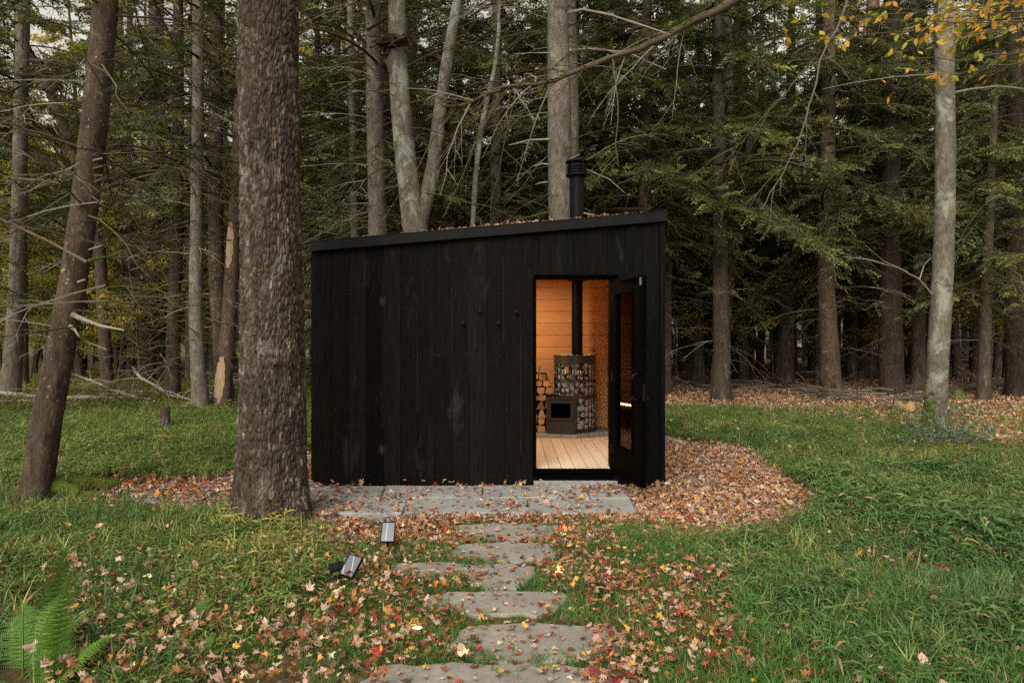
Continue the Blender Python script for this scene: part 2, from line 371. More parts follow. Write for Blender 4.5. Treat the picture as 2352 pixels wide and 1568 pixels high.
for i, (px, lab) in enumerate((
  (((1050, 1214), (1150, 1208), (1275, 1212), (1262, 1238), (1170, 1244), (1075, 1240)), 'farthest stepping stone, half buried in leaves just before the patio'),
  (((1062, 1258), (1150, 1252), (1250, 1256), (1272, 1278), (1190, 1292), (1040, 1284)), 'second stepping stone from the patio, small and grey'),
  (((900, 1302), (985, 1297), (1074, 1302), (1070, 1320), (960, 1326), (905, 1316)), 'narrow stepping stone set off to the left of the path'),
  (((1078, 1308), (1160, 1302), (1225, 1310), (1216, 1342), (1150, 1354), (1088, 1344)), 'squarish stepping stone right of the narrow offset stone'),
  (((1010, 1372), (1120, 1366), (1285, 1370), (1290, 1392), (1225, 1414), (1090, 1412), (985, 1390)), 'wide stepping stone in the middle of the path, third from the bottom edge'),
  (((1085, 1452), (1230, 1444), (1400, 1452), (1450, 1490), (1400, 1508), (1240, 1524), (1110, 1518), (1046, 1484)), 'largest stepping stone, broad and grey with red leaves along its far edge'),
  (((900, 1545), (1040, 1537), (1240, 1540), (1400, 1552), (1440, 1600), (1200, 1660), (860, 1640), (850, 1575)), 'nearest stepping stone, cut by the bottom edge, with an upright yellow leaf on it'))):
    slab('stepping_stone', lab, px, .018, M_STEP, 'stepping stone', SG, .014, 4, 40+i)
# ---------------------------------------------------------------- cabin
X0, X1, Y0, Y1 = -2.085, 1.58, 7.08, 10.4
zt = lambda x: 2.527+(x+2.1)*.0846
DX0, DX1, DZ = .24, 1.034, 2.178
cab = thing('sauna_cabin', 'black charred wood sauna cabin with sloping roof and open glazed door', 'cabin', ((X0+X1)/2, (Y0+Y1)/2, 0))
def bcol():
    b = rng.uniform(.6, 1.25); t = rng.uniform(0, 1)
    return np.array((.0030+.0050*t**2, .0029+.0022*t**2, .0028+.0010*t**2))*b
mb = MB(); bw = (X1-.05-X0)/20.2; xs = [X0]; rb = np.random.default_rng(5)
while xs[-1] < X1-.07: xs.append(min(X0+.215+bw*(len(xs)-1) if len(xs) > 0 else 0, X1-.05))
orange = {3, 5, 7, 8, 10, 11}
nails = []
for i in range(len(xs)-1):
    a, b = xs[i], xs[i+1]; c = bcol(); gp = .0022
    if i in (2, 9): c = c*1.25
    dy = rb.uniform(-.0015, .0015)
    def piece(a, b, z0):
        box(mb, a+gp, b-gp, Y0+dy, Y0+.02, z0, 0, c, 0, top=(zt(a)-.05, zt(b)-.05))
    cuts = [a]+[q for q in (DX0-.02, DX1+.02) if a+.004 < q < b-.004]+[b]
    for p, q in zip(cuts[:-1], cuts[1:]):
        inside = p > DX0-.03 and q < DX1+.03
        piece(p, q, DZ+.012 if inside else .02)
        for zr in (.115, .80, 1.36, 2.0, 2.36):
            if zr < zt(p)-.16 and not (inside and zr < DZ) and zr not in (2.36,) or (zr == 2.36 and p > .9*-1 and zr < zt(p)-.16):
                for xx in (a+.035, b-.035):
                    if p < xx < q: nails.append((xx+rb.normal(0, .004), Y0+dy-.001, zr+rb.normal(0, .004)))
    if i in orange and b < DX0:     # raw wood showing at the edge of a board
        zz = sorted(rb.uniform(.2, 2.35, 2))
        box(mb, b-gp-.006, b-gp-.001, Y0+dy-.0012, Y0+.01, zz[0], min(zz[1]+.5, 2.38), (.026, .012, .006), 0)
for x, y, z in nails:
    t = np.arange(6)/6*2*np.pi
    mb.add(np.r_[np.c_[x+.0026*np.cos(t), np.full(6, y), z+.0026*np.sin(t)], [[x, y-.002, z]]], [[j, (j+1) % 6, 6] for j in range(6)], (.3, .3, .3), 1)
mb.build('front_cladding', [M_CHAR, M_NAIL], cab)
mb = MB()                       # corner board with its returns
box(mb, X1-.048, X1+.004, Y0-.022, Y0+.08, .0, 0, (.0035, .0035, .0037), top=(zt(X1)-.09, zt(X1)-.09))
mb.build('corner_trim', M_CHAR, cab)
mb = MB()                       # wall cores: front with doorway, sides, back
box(mb, X0+.02, DX0-.025, Y0+.022, Y0+.17, .03, 0, (.02,)*3, top=(2.44, 2.44))
box(mb, DX1+.025, X1-.02, Y0+.022, Y0+.17, .03, 0, (.02,)*3, top=(2.44, 2.44))
box(mb, DX0-.025, DX1+.025, Y0+.022, Y0+.17, DZ+.02, 2.44, (.02,)*3)
mb.build('front_wall', M_CHAR, cab)
for nm, x0, x1 in (('side_wall', X0, X0+.16), ('side_wall', X1-.15, X1)):
    mb = MB(); k = 0; y = Y0+.022
    while y < Y1-.01:
        y2 = min(y+.18, Y1); c = bcol()
        box(mb, x0, x1, y+.002, y2-.002, .02, 0, c, 0, top=(zt(x0)-.05, zt(x1)-.05)); y = y2
    mb.build(nm, M_CHAR, cab)
mb = MB(); x = X0+.162
while x < X1-.16:
    x2 = min(x+.18, X1-.152); box(mb, x+.002, x2-.002, Y1-.12, Y1, .02, 0, bcol(), 0, top=(zt(x)-.05, zt(x2)-.05)); x = x2
mb.build('back_wall', M_CHAR, cab)
# roof deck, fascia with drip lip, flashing
mb = MB(); xa, xb = X0+.012, X1+.016
box(mb, xa, xb, Y0-.03, Y1+.06, 0, 0, (.02,)*3, top=(zt(xa)-.004, zt(xb)-.004))
v = mb.v[-1].copy(); v[0, 2] = v[3, 2] = zt(xa)-.05; v[1, 2] = v[2, 2] = zt(xb)-.05; mb.v[-1] = v
roof = mb.build('roof', M_BLACKMETAL, cab)
def strip(mb, y0, y1, dz0, dz1, col=(1, 1, 1), xa=xa, xb=xb):
    V = np.array([(xa, y0, zt(xa)+dz0), (xb, y0, zt(xb)+dz0), (xb, y1, zt(xb)+dz0), (xa, y1, zt(xa)+dz0), (xa, y0, zt(xa)+dz1), (xb, y0, zt(xb)+dz1), (xb, y1, zt(xb)+dz1), (xa, y1, zt(xa)+dz1)])
    mb.add(V, QB, col)
mb = MB(); strip(mb, Y0-.045, Y0-.033, -.088, .012); strip(mb, Y0-.062, Y0-.046, -.094, -.081); strip(mb, Y0-.05, Y0-.046, .004, .014)
strip(mb, Y0-.032, Y0-.001, -.1, -.09)
mb.build('fascia', M_BLACKMETAL, roof)
mb = MB(); z1 = zt(xb)             # crumpled bare metal flashing at the high corner
pts = np.array([(xb-.10, Y0-.02, z1+.01), (xb-.06, Y0-.03, z1+.036), (xb-.01, Y0-.04, z1+.03), (xb+.008, Y0-.05, z1-.02), (xb+.012, Y0-.045, z1-.09)])
for q, r_ in zip(pts[:-1], pts[1:]):
    mb.add([q, r_, r_+(0.01, .09, .004), q+(0, .09, .008)], [[0, 1, 2, 3]])
mb.build('flashing', M_STEEL, roof)
mb = MB()
for x in (X0+1.6, X0+2.75):
    tube(mb, [(x, Y0-.066, zt(x)-.02), (x, Y0-.066, zt(x)-.045)], .003, 5, cap=True)
for x, r_ in ((1.255, .03), (1.505, .022)):
    V = np.array([(math.cos(t)*r_*1.3, math.sin(t)*r_) for t in np.linspace(0, 2*np.pi, 9)[:-1]])
    z = zt(x)-.125
    mb.add(np.r_[np.c_[x+V[:, 0], np.full(8, Y0-.004), z+V[:, 1]], [[x, Y0-.012, z]]], [[j, (j+1) % 8, 8] for j in range(8)])
mb.build('bracket', M_BLACKMETAL, roof)
# chimney above the roof
CX, CY = .93, 9.8
mb = MB(); lathe(mb, [(.10, 2.6), (.10, 3.87), (.155, 3.872), (.16, 3.885), (.155, 3.9), (.11, 3.9)], (CX, CY, 0), 28)
chim = mb.build('chimney', M_BLACKMETAL, cab, smooth=False)
mb = MB(); lathe(mb, [(.11, 3.9), (.112, 4.06)], (CX, CY, 0), 28)
for z in (3.93, 3.97, 4.01): lathe(mb, [(.114, z), (.138, z-.006), (.138, z+.012), (.114, z+.016)], (CX, CY, 0), 28)
for t in np.arange(6)/6*6.283: box(mb, -.004, .004, -.008, .008, 3.89, 4.075, M=lambda V, t=t: np.c_[CX+.148*np.cos(t)+V[:, 0], CY+.148*np.sin(t)+V[:, 1], V[:, 2]])
lathe(mb, [(.112, 4.06), (.15, 4.06), (.162, 4.07), (.162, 4.085), (.15, 4.095), (.0, 4.105)], (CX, CY, 0), 28)
mb.build('chimney_cap', M_BLACKMETAL, chim)
# interior: floor, panelled walls, ceiling
IX0, IX1, IY0, IY1 = X0+.175, X1-.165, Y0+.17, 10.1
FZ = .19; rp = np.random.default_rng(3)
def tone(s=.12): b = rp.uniform(1-s, 1+s*.6); return (b, b*rp.uniform(.95, 1.02), b*rp.uniform(.9, 1.02))
mb = MB(); x = IX0
while x < IX1:
    x2 = min(x+.135, IX1); box(mb, x+.003, x2-.003, Y0+.03, IY1+.02, FZ-.03, FZ, tone()); x = x2
mb.build('floor', M_FLOOR, cab)
H = .176
def panel(axis, fixed, a, b, sgn):
    mb = MB(); z = FZ+.002
    while z < 2.42:
        z2 = min(z+H, 2.42); c = tone(.1)
        e = fixed+sgn*.015; lo, hi = min(fixed, e), max(fixed, e)
        if axis == 'y': box(mb, a, b, lo, hi, z+.004, z2-.002, c); box(mb, a, b, lo+.008*(sgn < 0)+.0, hi-.008*(sgn > 0), z-.001, z+.004, (.35, .3, .28))
        else: box(mb, lo, hi, a, b, z+.004, z2-.002, c); box(mb, lo+.008*(sgn < 0), hi-.008*(sgn > 0), a, b, z-.001, z+.004, (.35, .3, .28))
        z = z2
    return mb
panel('y', IY1+.016, IX0, IX1, -1).build('back_panelling', M_PINE, cab)
panel('x', IX1+.016, IY0, IY1, -1).build('side_panelling', M_PINEY, cab)
panel('x', IX0-.016, IY0, IY1, 1).build('side_panelling', M_PINEY, cab)
mb = MB(); y = IY0
while y < IY1:
    y2 = min(y+.13, IY1); box(mb, IX0, IX1, y+.002, y2-.002, 2.424, 2.44, tone(.1)); y = y2
mb.build('ceiling', M_PINE, cab)
mb = MB()
for y0, y1, z in ((IY0+.02, IY1, .62), (IY0+.02, IY1, 1.07)):      # two bench tiers along the left side
    d = 1.15 if z < 1 else .62
    for k in range(int(d/.105)):
        box(mb, IX0+k*.105, IX0+k*.105+.095, y0, y1, z-.03, z, tone())
    box(mb, IX0+d-.06, IX0+d-.02, y0, y1, z-.11, z-.032, tone())
mb.build('bench', M_PINEY, cab)
for z, d in ((.575, 1.14), (1.02, .60)):
    mb = MB(); box(mb, IX0+d-.012, IX0+d, IY0+.1, IY1-.1, z-.008, z+.008); o = mb.build('led_strip', M_LED, cab)
    l = bpy.data.lights.new('bench_lamp', 'AREA'); l.shape = 'RECTANGLE'; l.size = .03; l.size_y = 2.4; l.energy = 6; l.color = (1, .56, .24)
    lo = bpy.data.objects.new('bench_lamp', l); sc.collection.objects.link(lo); lo.location = (IX0+d+.012, (IY0+IY1)/2, z); lo.rotation_euler = (0, R(-90), 0)
mb = MB(); lathe(mb, [(.0, 2.385), (.09, 2.388), (.10, 2.40), (.10, 2.423)], (.1, 9.0, 0), 20); mb.build('ceiling_lamp', M_LED, cab)
l = bpy.data.lights.new('room_lamp', 'AREA'); l.shape = 'DISK'; l.size = .2; l.energy = 19; l.color = (1, .72, .46)
lo = bpy.data.objects.new('room_lamp', l); sc.collection.objects.link(lo); lo.location = (.1, 9.0, 2.38)
# door frame, threshold, step
mb = MB()
box(mb, DX0-.02, DX0+.012, Y0-.018, Y0+.172, .17, DZ+.003); box(mb, DX1-.012, DX1+.02, Y0-.005, Y0+.172, .17, DZ+.003)
box(mb, DX0+.0125, DX1-.0125, Y0-.018, Y0+.172, DZ-.02, DZ+.003); box(mb, DX0-.022, 1.10, Y0-.04, Y0-.002, DZ+.004, DZ+.018)
mb.build('door_frame', M_BLACKPAINT, cab)
mb = MB(); box(mb, DX0-.018, DX1+.018, Y0-.012, Y0+.029, .145, .187); box(mb, DX0-.018, DX1+.018, Y0+.01, Y0+.17, .065, .144)
mb.build('threshold', M_BLACKPAINT, cab)
mb = MB(); box(mb, DX0-.015, DX1+.06, Y0-.03, Y0+.1, .0, .038); box(mb, DX0-.015, DX1+.06, Y0-.01, Y0+.1, .0385, .064); mb.build('door_step', M_CONC, cab)
# open door: hinge on the right jamb, swung out towards the viewer
hx, hy = 1.03, Y0-.02; dd = np.array((.165, -.785)); dd /= np.linalg.norm(dd); dn = np.array((-dd[1], dd[0]))  # dn points right (outer face)
def DM(V): return np.c_[hx+V[:, 0]*dd[0]+V[:, 1]*dn[0], hy+V[:, 0]*dd[1]+V[:, 1]*dn[1], V[:, 2]]
dW, dT, dz0, dz1 = .79, .048, .155, 2.115
g0, g1, gz0, gz1 = .115, .575, .43, 2.0
mb = MB()
box(mb, 0, g0, 0, dT, dz0, dz1, M=DM); box(mb, g1, dW, 0, dT, dz0, dz1, M=DM)
box(mb, g0+.0005, g1-.0005, .001, dT-.001, dz0+.001, gz0, M=DM); box(mb, g0+.0005, g1-.0005, .001, dT-.001, gz1, dz1-.001, M=DM)
door = mb.build('door', M_BLACKPAINT, cab)
mb = MB(); box(mb, g0-.004, g1+.004, .02, .026, gz0-.004, gz1+.004, M=DM); mb.build('glass', M_GLASS, door)
mb = MB(); q = .02
for a, b, c, d in ((g0, g0+q, gz0, gz1), (g1-q, g1, gz0, gz1), (g0+q, g1-q, gz0, gz0+q), (g0+q, g1-q, gz1-q, gz1)):
    box(mb, a+.001, b-.001, -.008, .0195, c+.001, d-.001, M=DM)
mb.build('glazing_bead', M_BLACKPAINT, door)
for s in (-1, 1):
    mb = MB(); base = 0 if s < 0 else dT; t = np.linspace(0, np.pi, 15)
    off = base+s*np.clip(np.sin(t)*2.2, 0, 1)*.055
    z = 1.08-.12*np.cos(t)
    tube(mb, DM(np.c_[np.full(15, .705), off, z]), .011, 8, cap=True); mb.build('handle', M_BLACKMETAL, door, smooth=True)
mb = MB(); box(mb, .735, .775, dT, dT+.012, 1.0, 1.12, M=DM); box(mb, dW, dW+.002, .012, .036, .96, 1.12, M=DM); mb.build('lock', M_BLACKMETAL, door)
mb = MB(); tube(mb, DM(np.array([(.775, -.006, dz1-.02), (.775, -.006, dz1-.085)])), .008, 8, cap=True); box(mb, .755, .795, -.005, -.001, dz1-.09, dz1-.015, M=DM)
mb.build('top_catch', M_NAIL, door)
for z in (.4, 1.15, 1.95):
    mb = MB(); tube(mb, [(hx+.004, hy-.012, z-.05), (hx+.004, hy-.012, z+.05)], .009, 8, cap=True); mb.build('hinge', M_BLACKMETAL, door)
for px, py in ((1103, 716), (1186, 716), (1144, 742), (1064, 742)):
    q = P(px, py, Y0); mb = MB()
    V = np.array([(0, .012), (-.03, .012), (-.034, .022), (-.05, .022), (-.054, .016), (-.055, 0)])
    t = np.arange(12)/12*6.2832
    VV = np.stack([q[0]+V[:, 1:2]*np.cos(t), np.repeat(Y0+V[:, :1], 12, 1), q[2]+V[:, 1:2]*np.sin(t)], -1)
    i = np.arange(5)[:, None]*12; j = np.arange(12)[None]; k = (j+1) % 12
    mb.add(VV, np.stack([i+j, i+12+j, i+12+k, i+k], -1).reshape(-1, 4)); mb.build('peg', M_BLACKMETAL, cab, smooth=True)
# ---------------------------------------------------------------- hearth, stove, firewood
SX, SY = .895, 9.72
hp = [(.05, 10.08), (.05, 9.42), (.42, 9.32), (.86, 9.24), (1.39, 9.55), (1.39, 10.08)]
mb = MB(); slabpoly(mb, hp, FZ+.001, FZ+.055, inset=.006)
tag(mb.build('hearth_slab', M_SLAB, origin=(.8, 9.8, FZ)), 'grey stone hearth slab with angled corner under the black stove', 'hearth')
HZ = FZ+.055
st = thing('sauna_stove', 'black wood burning sauna stove with caged grey rocks and tall flue', 'stove', (SX, SY, HZ))
rad, top = .29, HZ+1.06
mb = MB(); lathe(mb, [(0, HZ+.005), (.2, HZ+.005), (.2, HZ+1.0), (0, HZ+1.0)], (SX, SY, 0), 24); mb.build('firebox_core', M_IRON, st)
mb = MB()
for i in range(26):
    a = i/26*6.2832; t0 = np.array((-math.sin(a), math.cos(a))); n0 = np.array((math.cos(a), math.sin(a)))
    if -2.25 < math.atan2(n0[1], n0[0]) < -1.3: zb = HZ+.50
    else: zb = HZ+.03
    box(mb, -.004, .004, -.006, .006, zb, top-.002, M=lambda V, a=a: np.c_[SX+(rad+V[:, 0])*math.cos(a)-V[:, 1]*math.sin(a), SY+(rad+V[:, 0])*math.sin(a)+V[:, 1]*math.cos(a), V[:, 2]])
for z0, z1 in ((HZ+.955, top+.01), (HZ+.70, HZ+.735), (HZ+.475, HZ+.515), (HZ+.02, HZ+.05)):
    lathe(mb, [(rad+.006, z0), (rad+.012, z0), (rad+.012, z1), (rad+.002, z1), (rad+.002, z0)], (SX, SY, 0), 40)
mb.build('cage', M_IRON, st)
mb = MB(); rs = np.random.default_rng(8)
import bmesh
bm = bmesh.new(); bmesh.ops.create_icosphere(bm, subdivisions=2, radius=1)
IV = np.array([v.co[:] for v in bm.verts]); IF = np.array([[v.index for v in f.verts] for f in bm.faces]); bm.free()
def rock(mb, c, s, rs, mat=0):
    sd_ = int(rs.integers(1e6)); d = .62+.75*noise(IV*1.3+rs.uniform(0, 99, 3), sd_)
    V = IV*d[:, None]
    for k in range(5):
        nn = nrm(rs.normal(0, 1, 3)); h = V@nn; V = V-np.maximum(h-.55, 0)[:, None]*nn
    A = np.linalg.qr(rs.normal(0, 1, (3, 3)))[0]
    mb.add((V*np.asarray(s))@A+c, IF, (1, 1, 1), mat)
for z in np.arange(HZ+.07, HZ+1.0, .085):
    for a in np.arange(0, 6.28, .33):
        aa = a+rs.uniform(-.1, .1)+z*3; rr = .238
        rock(mb, (SX+rr*math.cos(aa), SY+rr*math.sin(aa), z+rs.uniform(-.02, .02)), rs.uniform(.04, .062, 3), rs)
for k in range(45):
    a, r_ = rs.uniform(0, 6.28), rs.uniform(.1, .25); rock(mb, (SX+r_*math.cos(a), SY+r_*math.sin(a), HZ+1.02+rs.uniform(0, .03)), rs.uniform(.03, .05, 3), rs)
mb.build('rocks', M_ROCK, st)
# firebox mouth, turned a little to the left
fa = R(-14)
def FM(V): return np.c_[SX-.125+V[:, 0]*math.cos(fa)-V[:, 1]*math.sin(fa), SY+V[:, 0]*math.sin(fa)+V[:, 1]*math.cos(fa), V[:, 2]]
mb = MB(); fy0, fy1 = -.43, -.12; a, b = -.20, .20
box(mb, a, a+.018, fy0, fy1, HZ+.0, HZ+.49, M=FM); box(mb, b-.018, b, fy0, fy1, HZ+.0, HZ+.49, M=FM)
box(mb, a+.0185, b-.0185, fy0, fy1, HZ+.472, HZ+.489, M=FM); box(mb, a+.0185, b-.0185, fy0+.05, fy1, HZ+.0, HZ+.18, M=FM); box(mb, a+.0185, b-.0185, fy1-.02, fy1, HZ+.18, HZ+.472, M=FM)
mb.build('firebox', M_IRON, st)
mb = MB(); y0 = fy0-.012
for p in ((a+.02, a+.065, HZ+.185, HZ+.465), (b-.065, b-.02, HZ+.185, HZ+.465), (a+.0655, b-.0655, HZ+.42, HZ+.465), (a+.0655, b-.0655, HZ+.185, HZ+.222)):
    box(mb, p[0], p[1], y0, fy0+.012, p[2], p[3], M=FM)
fd = mb.build('stove_door', M_IRON, st)
mb = MB(); box(mb, a+.06, b-.06, fy0-.004, fy0+.002, HZ+.215, HZ+.425, M=FM); mb.build('glass', M_STOVEGLASS, fd)
mb = MB(); tube(mb, FM(np.array([(a+.075, y0-.02, HZ+.205), (0, y0-.026, HZ+.198), (b-.075, y0-.02, HZ+.205)])), .006, 6, cap=True); mb.build('handle', M_IRON, fd)
mb = MB(); box(mb, a+.019, b-.019, fy0-.01, fy0+.048, HZ+.004, HZ+.175, M=FM); box(mb, -.02, .02, fy0-.02, fy0-.011, HZ+.085, HZ+.1, M=FM); mb.build('ash_drawer', M_IRON, st)
mb = MB(); lathe(mb, [(.078, HZ+1.0), (.078, 2.372), (.14, 2.374), (.14, 2.39), (.05, 2.423)], (CX, CY-.05, 0), 24)
box(mb, CX-.085, CX-.078, CY-.135, CY-.125, 1.2, 2.0)
mb.build('flue', M_BLACKMETAL, st, smooth=False)
mb = MB(); lathe(mb, [(0, 0), (.03, 0), (.035, .05), (.03, .09), (0, .1)], (SX-.14, SY-.30, HZ+.50+.32), 12); mb.build('water_cup', M_STEEL, st)
rl = np.random.default_rng(21); FG = 'split firewood stacked beside the stove'
lz = HZ; row = 0; logs = []
while lz < HZ+.90:
    hgt = rl.uniform(.085, .11); x = .10+rl.uniform(0, .05)
    while x < .55:
        wd = rl.uniform(.09, .13)
        if x+wd*.6 < .53: logs.append((x+wd/2, lz, wd, hgt))
        x += wd+.005
    lz += hgt+.003; row += 1
for i, (x, z, wd, hg) in enumerate(logs):
    y0 = 9.5+rl.uniform(-.03, .03); y1 = 10.07; k = rl.integers(3)
    if k == 0: pr = [(-.5, 0), (.5, 0), (.25, .8), (0, 1), (-.3, .7)]
    elif k == 1: pr = [(-.5, .1), (0, 0), (.5, .15), (.45, .75), (-.4, 1)]
    else: pr = [(-.45, .9), (-.5, .3), (-.1, 0), (.4, .2), (.5, .95)]
    pr = np.array(pr)*(wd, hg)+rl.normal(0, .004, (5, 2)); n = 5
    lean = rl.uniform(-.015, .015)
    V = np.r_[np.c_[x+pr[:, 0], np.full(n, y0), z+pr[:, 1]], np.c_[x+lean+pr[:, 0], np.full(n, y1), z+pr[:, 1]]]
    b = rl.uniform(.5, 1.0); mb = MB(); j = np.arange(n); j2 = (j+1) % n
    mb.add(np.r_[V, [V[:5].mean(0)], [V[5:].mean(0)]], np.stack([j, n+j, n+j2, j2], 1), (b, b*.97, b*.93), np.where(j == 0, 1, 0) if k else 0)
    mb.more(np.r_[np.stack([j, j2, np.full(n, 10)], 1), np.stack([n+j2, n+j, np.full(n, 11)], 1)], 0, 0)
    tag(mb.build('split_log', [M_FIRE, M_LOGBARK], origin=(x, y0, z)), 'split firewood log with pale cut face in the stack left of the stove', 'firewood', FG)
# ---------------------------------------------------------------- solar lights and garden spotlights
def panel_box(mb, M, w, h, t, inset=0, z=0):
    box(mb, -w/2+inset, w/2-inset, -h/2+inset, h/2-inset, z, z+t, M=M)
def plane_map(c, yaw, pitch, roll=0):
    cz, sz, cp, sp, cr, sr = math.cos(yaw), math.sin(yaw), math.cos(pitch), math.sin(pitch), math.cos(roll), math.sin(roll)
    Rz = np.array([[cz, -sz, 0], [sz, cz, 0], [0, 0, 1]]); Rx = np.array([[1, 0, 0], [0, cp, -sp], [0, sp, cp]]); Ry = np.array([[cr, 0, sr], [0, 1, 0], [-sr, 0, cr]])
    M = Rz@Rx@Ry
    return lambda V: V@M.T+np.asarray(c)
def solar(label, base, M, w, h, neck, lean, head=None):
    t = thing('solar_light', label, 'solar light', base, 'small solar garden lights beside the path')
    mb = MB(); tube(mb, [np.array(base)+(0, 0, -.02), neck-np.array(lean)*.4, neck], (.009, .012, .013), 8, cap=True); mb.build('stake', M_DARK, t)
    mb = MB(); box(mb, -w/2, w/2, -h/2, h/2, -.014, 0, M=M)
    for a, b, c, d in ((-w/2, -w/2+.006, -h/2, h/2), (w/2-.006, w/2, -h/2, h/2), (-w/2+.0062, w/2-.0062, -h/2, -h/2+.006), (-w/2+.0062, w/2-.0062, h/2-.006, h/2)):
        box(mb, a, b, c, d, .0004, .004, M=M)
    pn = mb.build('panel_frame', M_DARK, t)
    mb = MB(); box(mb, -w/2+.0065, w/2-.0065, -h/2+.0065, h/2-.0065, .0005, .002, M=M); mb.build('solar_panel', M_SOLAR, pn)
    if head is not None:
        mb = MB(); tube(mb, head, (.02, .03, .032, .03), 12, cap=True); mb.build('lamp_head', M_DARK, t, smooth=False)
        mb = MB(); m_ = (np.array(head[0])+neck)/2; tube(mb, [neck, m_, head[1]], .012, 8, cap=True); mb.build('knuckle', M_DARK, t)
bx, by = G(888, 1274); c = P(891, 1221, by)
solar('upright solar light on a black stake with its panel facing the viewer', (bx, by, 0), plane_map(c, R(2), R(50)), .096, .150, c+np.array((-.004, .012, -.055)), (0, 0, .05))
bx, by = G(772, 1352); c = P(806, 1303, by-.02)+np.array((0, 0, .012))
solar('tilted solar light with flat panel and black lamp head, nearest to the camera', (bx, by, 0), plane_map(c, R(-30), R(46), R(10)), .100, .136, P(786, 1310, by), (.01, 0, .04),
      [P(758, 1314, by+.0), P(766, 1306, by+.01), P(778, 1301, by+.015), P(788, 1300, by+.02)])
for px, py, lab, en in ((1283, 1322, 'glowing spotlight half buried under leaves right of the path', .5), (958, 1452, 'glowing spotlight under orange leaves left of the path', .35), (1298, 1226, 'small dim spotlight lit among leaves near the patio edge', .2)):
    x, y = G(px, py); t = thing('garden_spotlight', lab, 'spotlight', (x, y, 0), 'lit ground spotlights hidden in the leaves')
    mb = MB(); lathe(mb, [(.0, -.02), (.028, -.02), (.034, .025), (.030, .03), (.026, .022)], (x, y, 0), 16); mb.build('lamp_housing', M_DARK, t)
    mb = MB(); lathe(mb, [(.026, .023), (.015, .027), (0, .028)], (x, y, 0), 16); mb.build('lens', M_SPOT, t)
    l = bpy.data.lights.new('spot_glow', 'POINT'); l.energy = en; l.color = (1, .6, .25); l.shadow_soft_size = .02
    lo = bpy.data.objects.new('spot_glow', l); sc.collection.objects.link(lo); lo.location = (x, y-.01, .055)
# ---------------------------------------------------------------- trees
def resample(pts, rad, dz):
    pts = np.asarray(pts, float); s = np.r_[0, np.cumsum(np.linalg.norm(np.diff(pts, axis=0), axis=1))]
    n = max(3, int(s[-1]/dz)); t = np.linspace(0, s[-1], n)
    Q = np.stack([np.interp(t, s, pts[:, k]) for k in range(3)], 1); r = np.interp(t, s, rad)
    k = max(1, int(.6/dz)); ker = np.ones(2*k+1)/(2*k+1)
    if n > 4*k:
        def sm(a): return np.convolve(np.r_[2*a[0]-a[k:0:-1], a, 2*a[-1]-a[-2:-k-2:-1]], ker, 'valid')
        Q[:, 0] = sm(Q[:, 0]); Q[:, 1] = sm(Q[:, 1]); r = sm(r)
    return Q, r
def plates(th, z, rad, w, h, seed):
    N = int(2*np.pi*rad/w); u = th/(2*np.pi)*N; v = z/h
    wob = (noise(np.c_[np.cos(th)*rad*9, np.sin(th)*rad*9, z*3.5], seed)-.5)
    u = u+wob*1.6; v = v+(noise(np.c_[np.cos(th)*rad*14, np.sin(th)*rad*14, z*8], seed+1)-.5)*.9
    iu, iv = np.floor(u).astype(np.int64), np.floor(v).astype(np.int64)
    f1 = np.full(len(u), 9.); f2 = f1.copy(); cid = np.zeros(len(u)); dv = np.zeros(len(u))
    for a in (-1, 0, 1):
        for b in (-1, 0, 1):
            cu, cv = iu+a, iv+b; m = np.mod(cu, N)
            x = cu+_h(m, cv, 0, seed)-u; y = cv+_h(m, cv, 1, seed)-v; d = np.hypot(x, y)
            n = d < f1; f2 = np.where(n, f1, np.minimum(f2, d)); f1 = np.where(n, d, f1)
            cid = np.where(n, _h(m, cv, 2, seed), cid); dv = np.where(n, y, dv)
    return np.clip((f2-f1)*3.2, 0, 1), cid, dv
def trunk(mb, pts, rad, n=24, dz=.08, amp=.02, k=9, zs=.25, flare=.25, seed=0, ridge=0, lumps=.05, col=(1, 1, 1)):
    Q, r = resample(pts, rad, dz); m = len(Q); t = np.arange(n)/n*2*np.pi
    z = Q[:, 2]-Q[0, 2]
    fl = 1+flare*np.exp(-z/.22)[:, None]*(1+.5*np.sin(t*5+seed)[None]+.3*np.sin(t*3+seed*2)[None])
    U = np.stack([np.cos(t), np.sin(t)], 1)
    X = np.concatenate([(r[:, None, None]*U[None]), np.repeat(z[:, None, None], n, 1)], -1).reshape(-1, 3)
    sp = X*np.array((k, k, k*zs))
    d = (fbm(sp+noise(X*3, seed+5)[:, None]*.8, seed, 3)-.5)*2
    if ridge:
        e, cid, dv = plates(np.tile(t, m), np.repeat(z, n), float(np.median(r)), .014, .075, seed)
        e2, cid2, _ = plates(np.tile(t, m), np.repeat(z, n), float(np.median(r)), .045, .5, seed+7)
        d = d*.25+ridge*(e*(.5+.5*cid)+.3*np.clip(dv, -.6, .6)*e+.28*e2-.85)
        lt = np.where(cid > .84, 1.15+.8*(cid-.84)/.16, .66+.36*cid)*(.86+.26*cid2)
        col = np.stack([lt, lt*(.93+.1*cid2), lt*(.88+.16*cid2)], 1)
    l = (fbm(X*np.array((2.2, 2.2, 1.1)), seed+40, 2)-.5)*lumps
    rr = r[:, None]*fl*(1+l.reshape(m, n))+amp*d.reshape(m, n)
    V = np.concatenate([Q[:, None, :2]+rr[..., None]*U[None], np.repeat(Q[:, 2][:, None, None], n, 1)], -1)
    i = np.arange(m-1)[:, None]*n; j = np.arange(n)[None]; kk = (j+1) % n
    mb.add(V, np.stack([i+j, i+kk, i+n+kk, i+n+j], -1).reshape(-1, 4), col)
    return Q, r
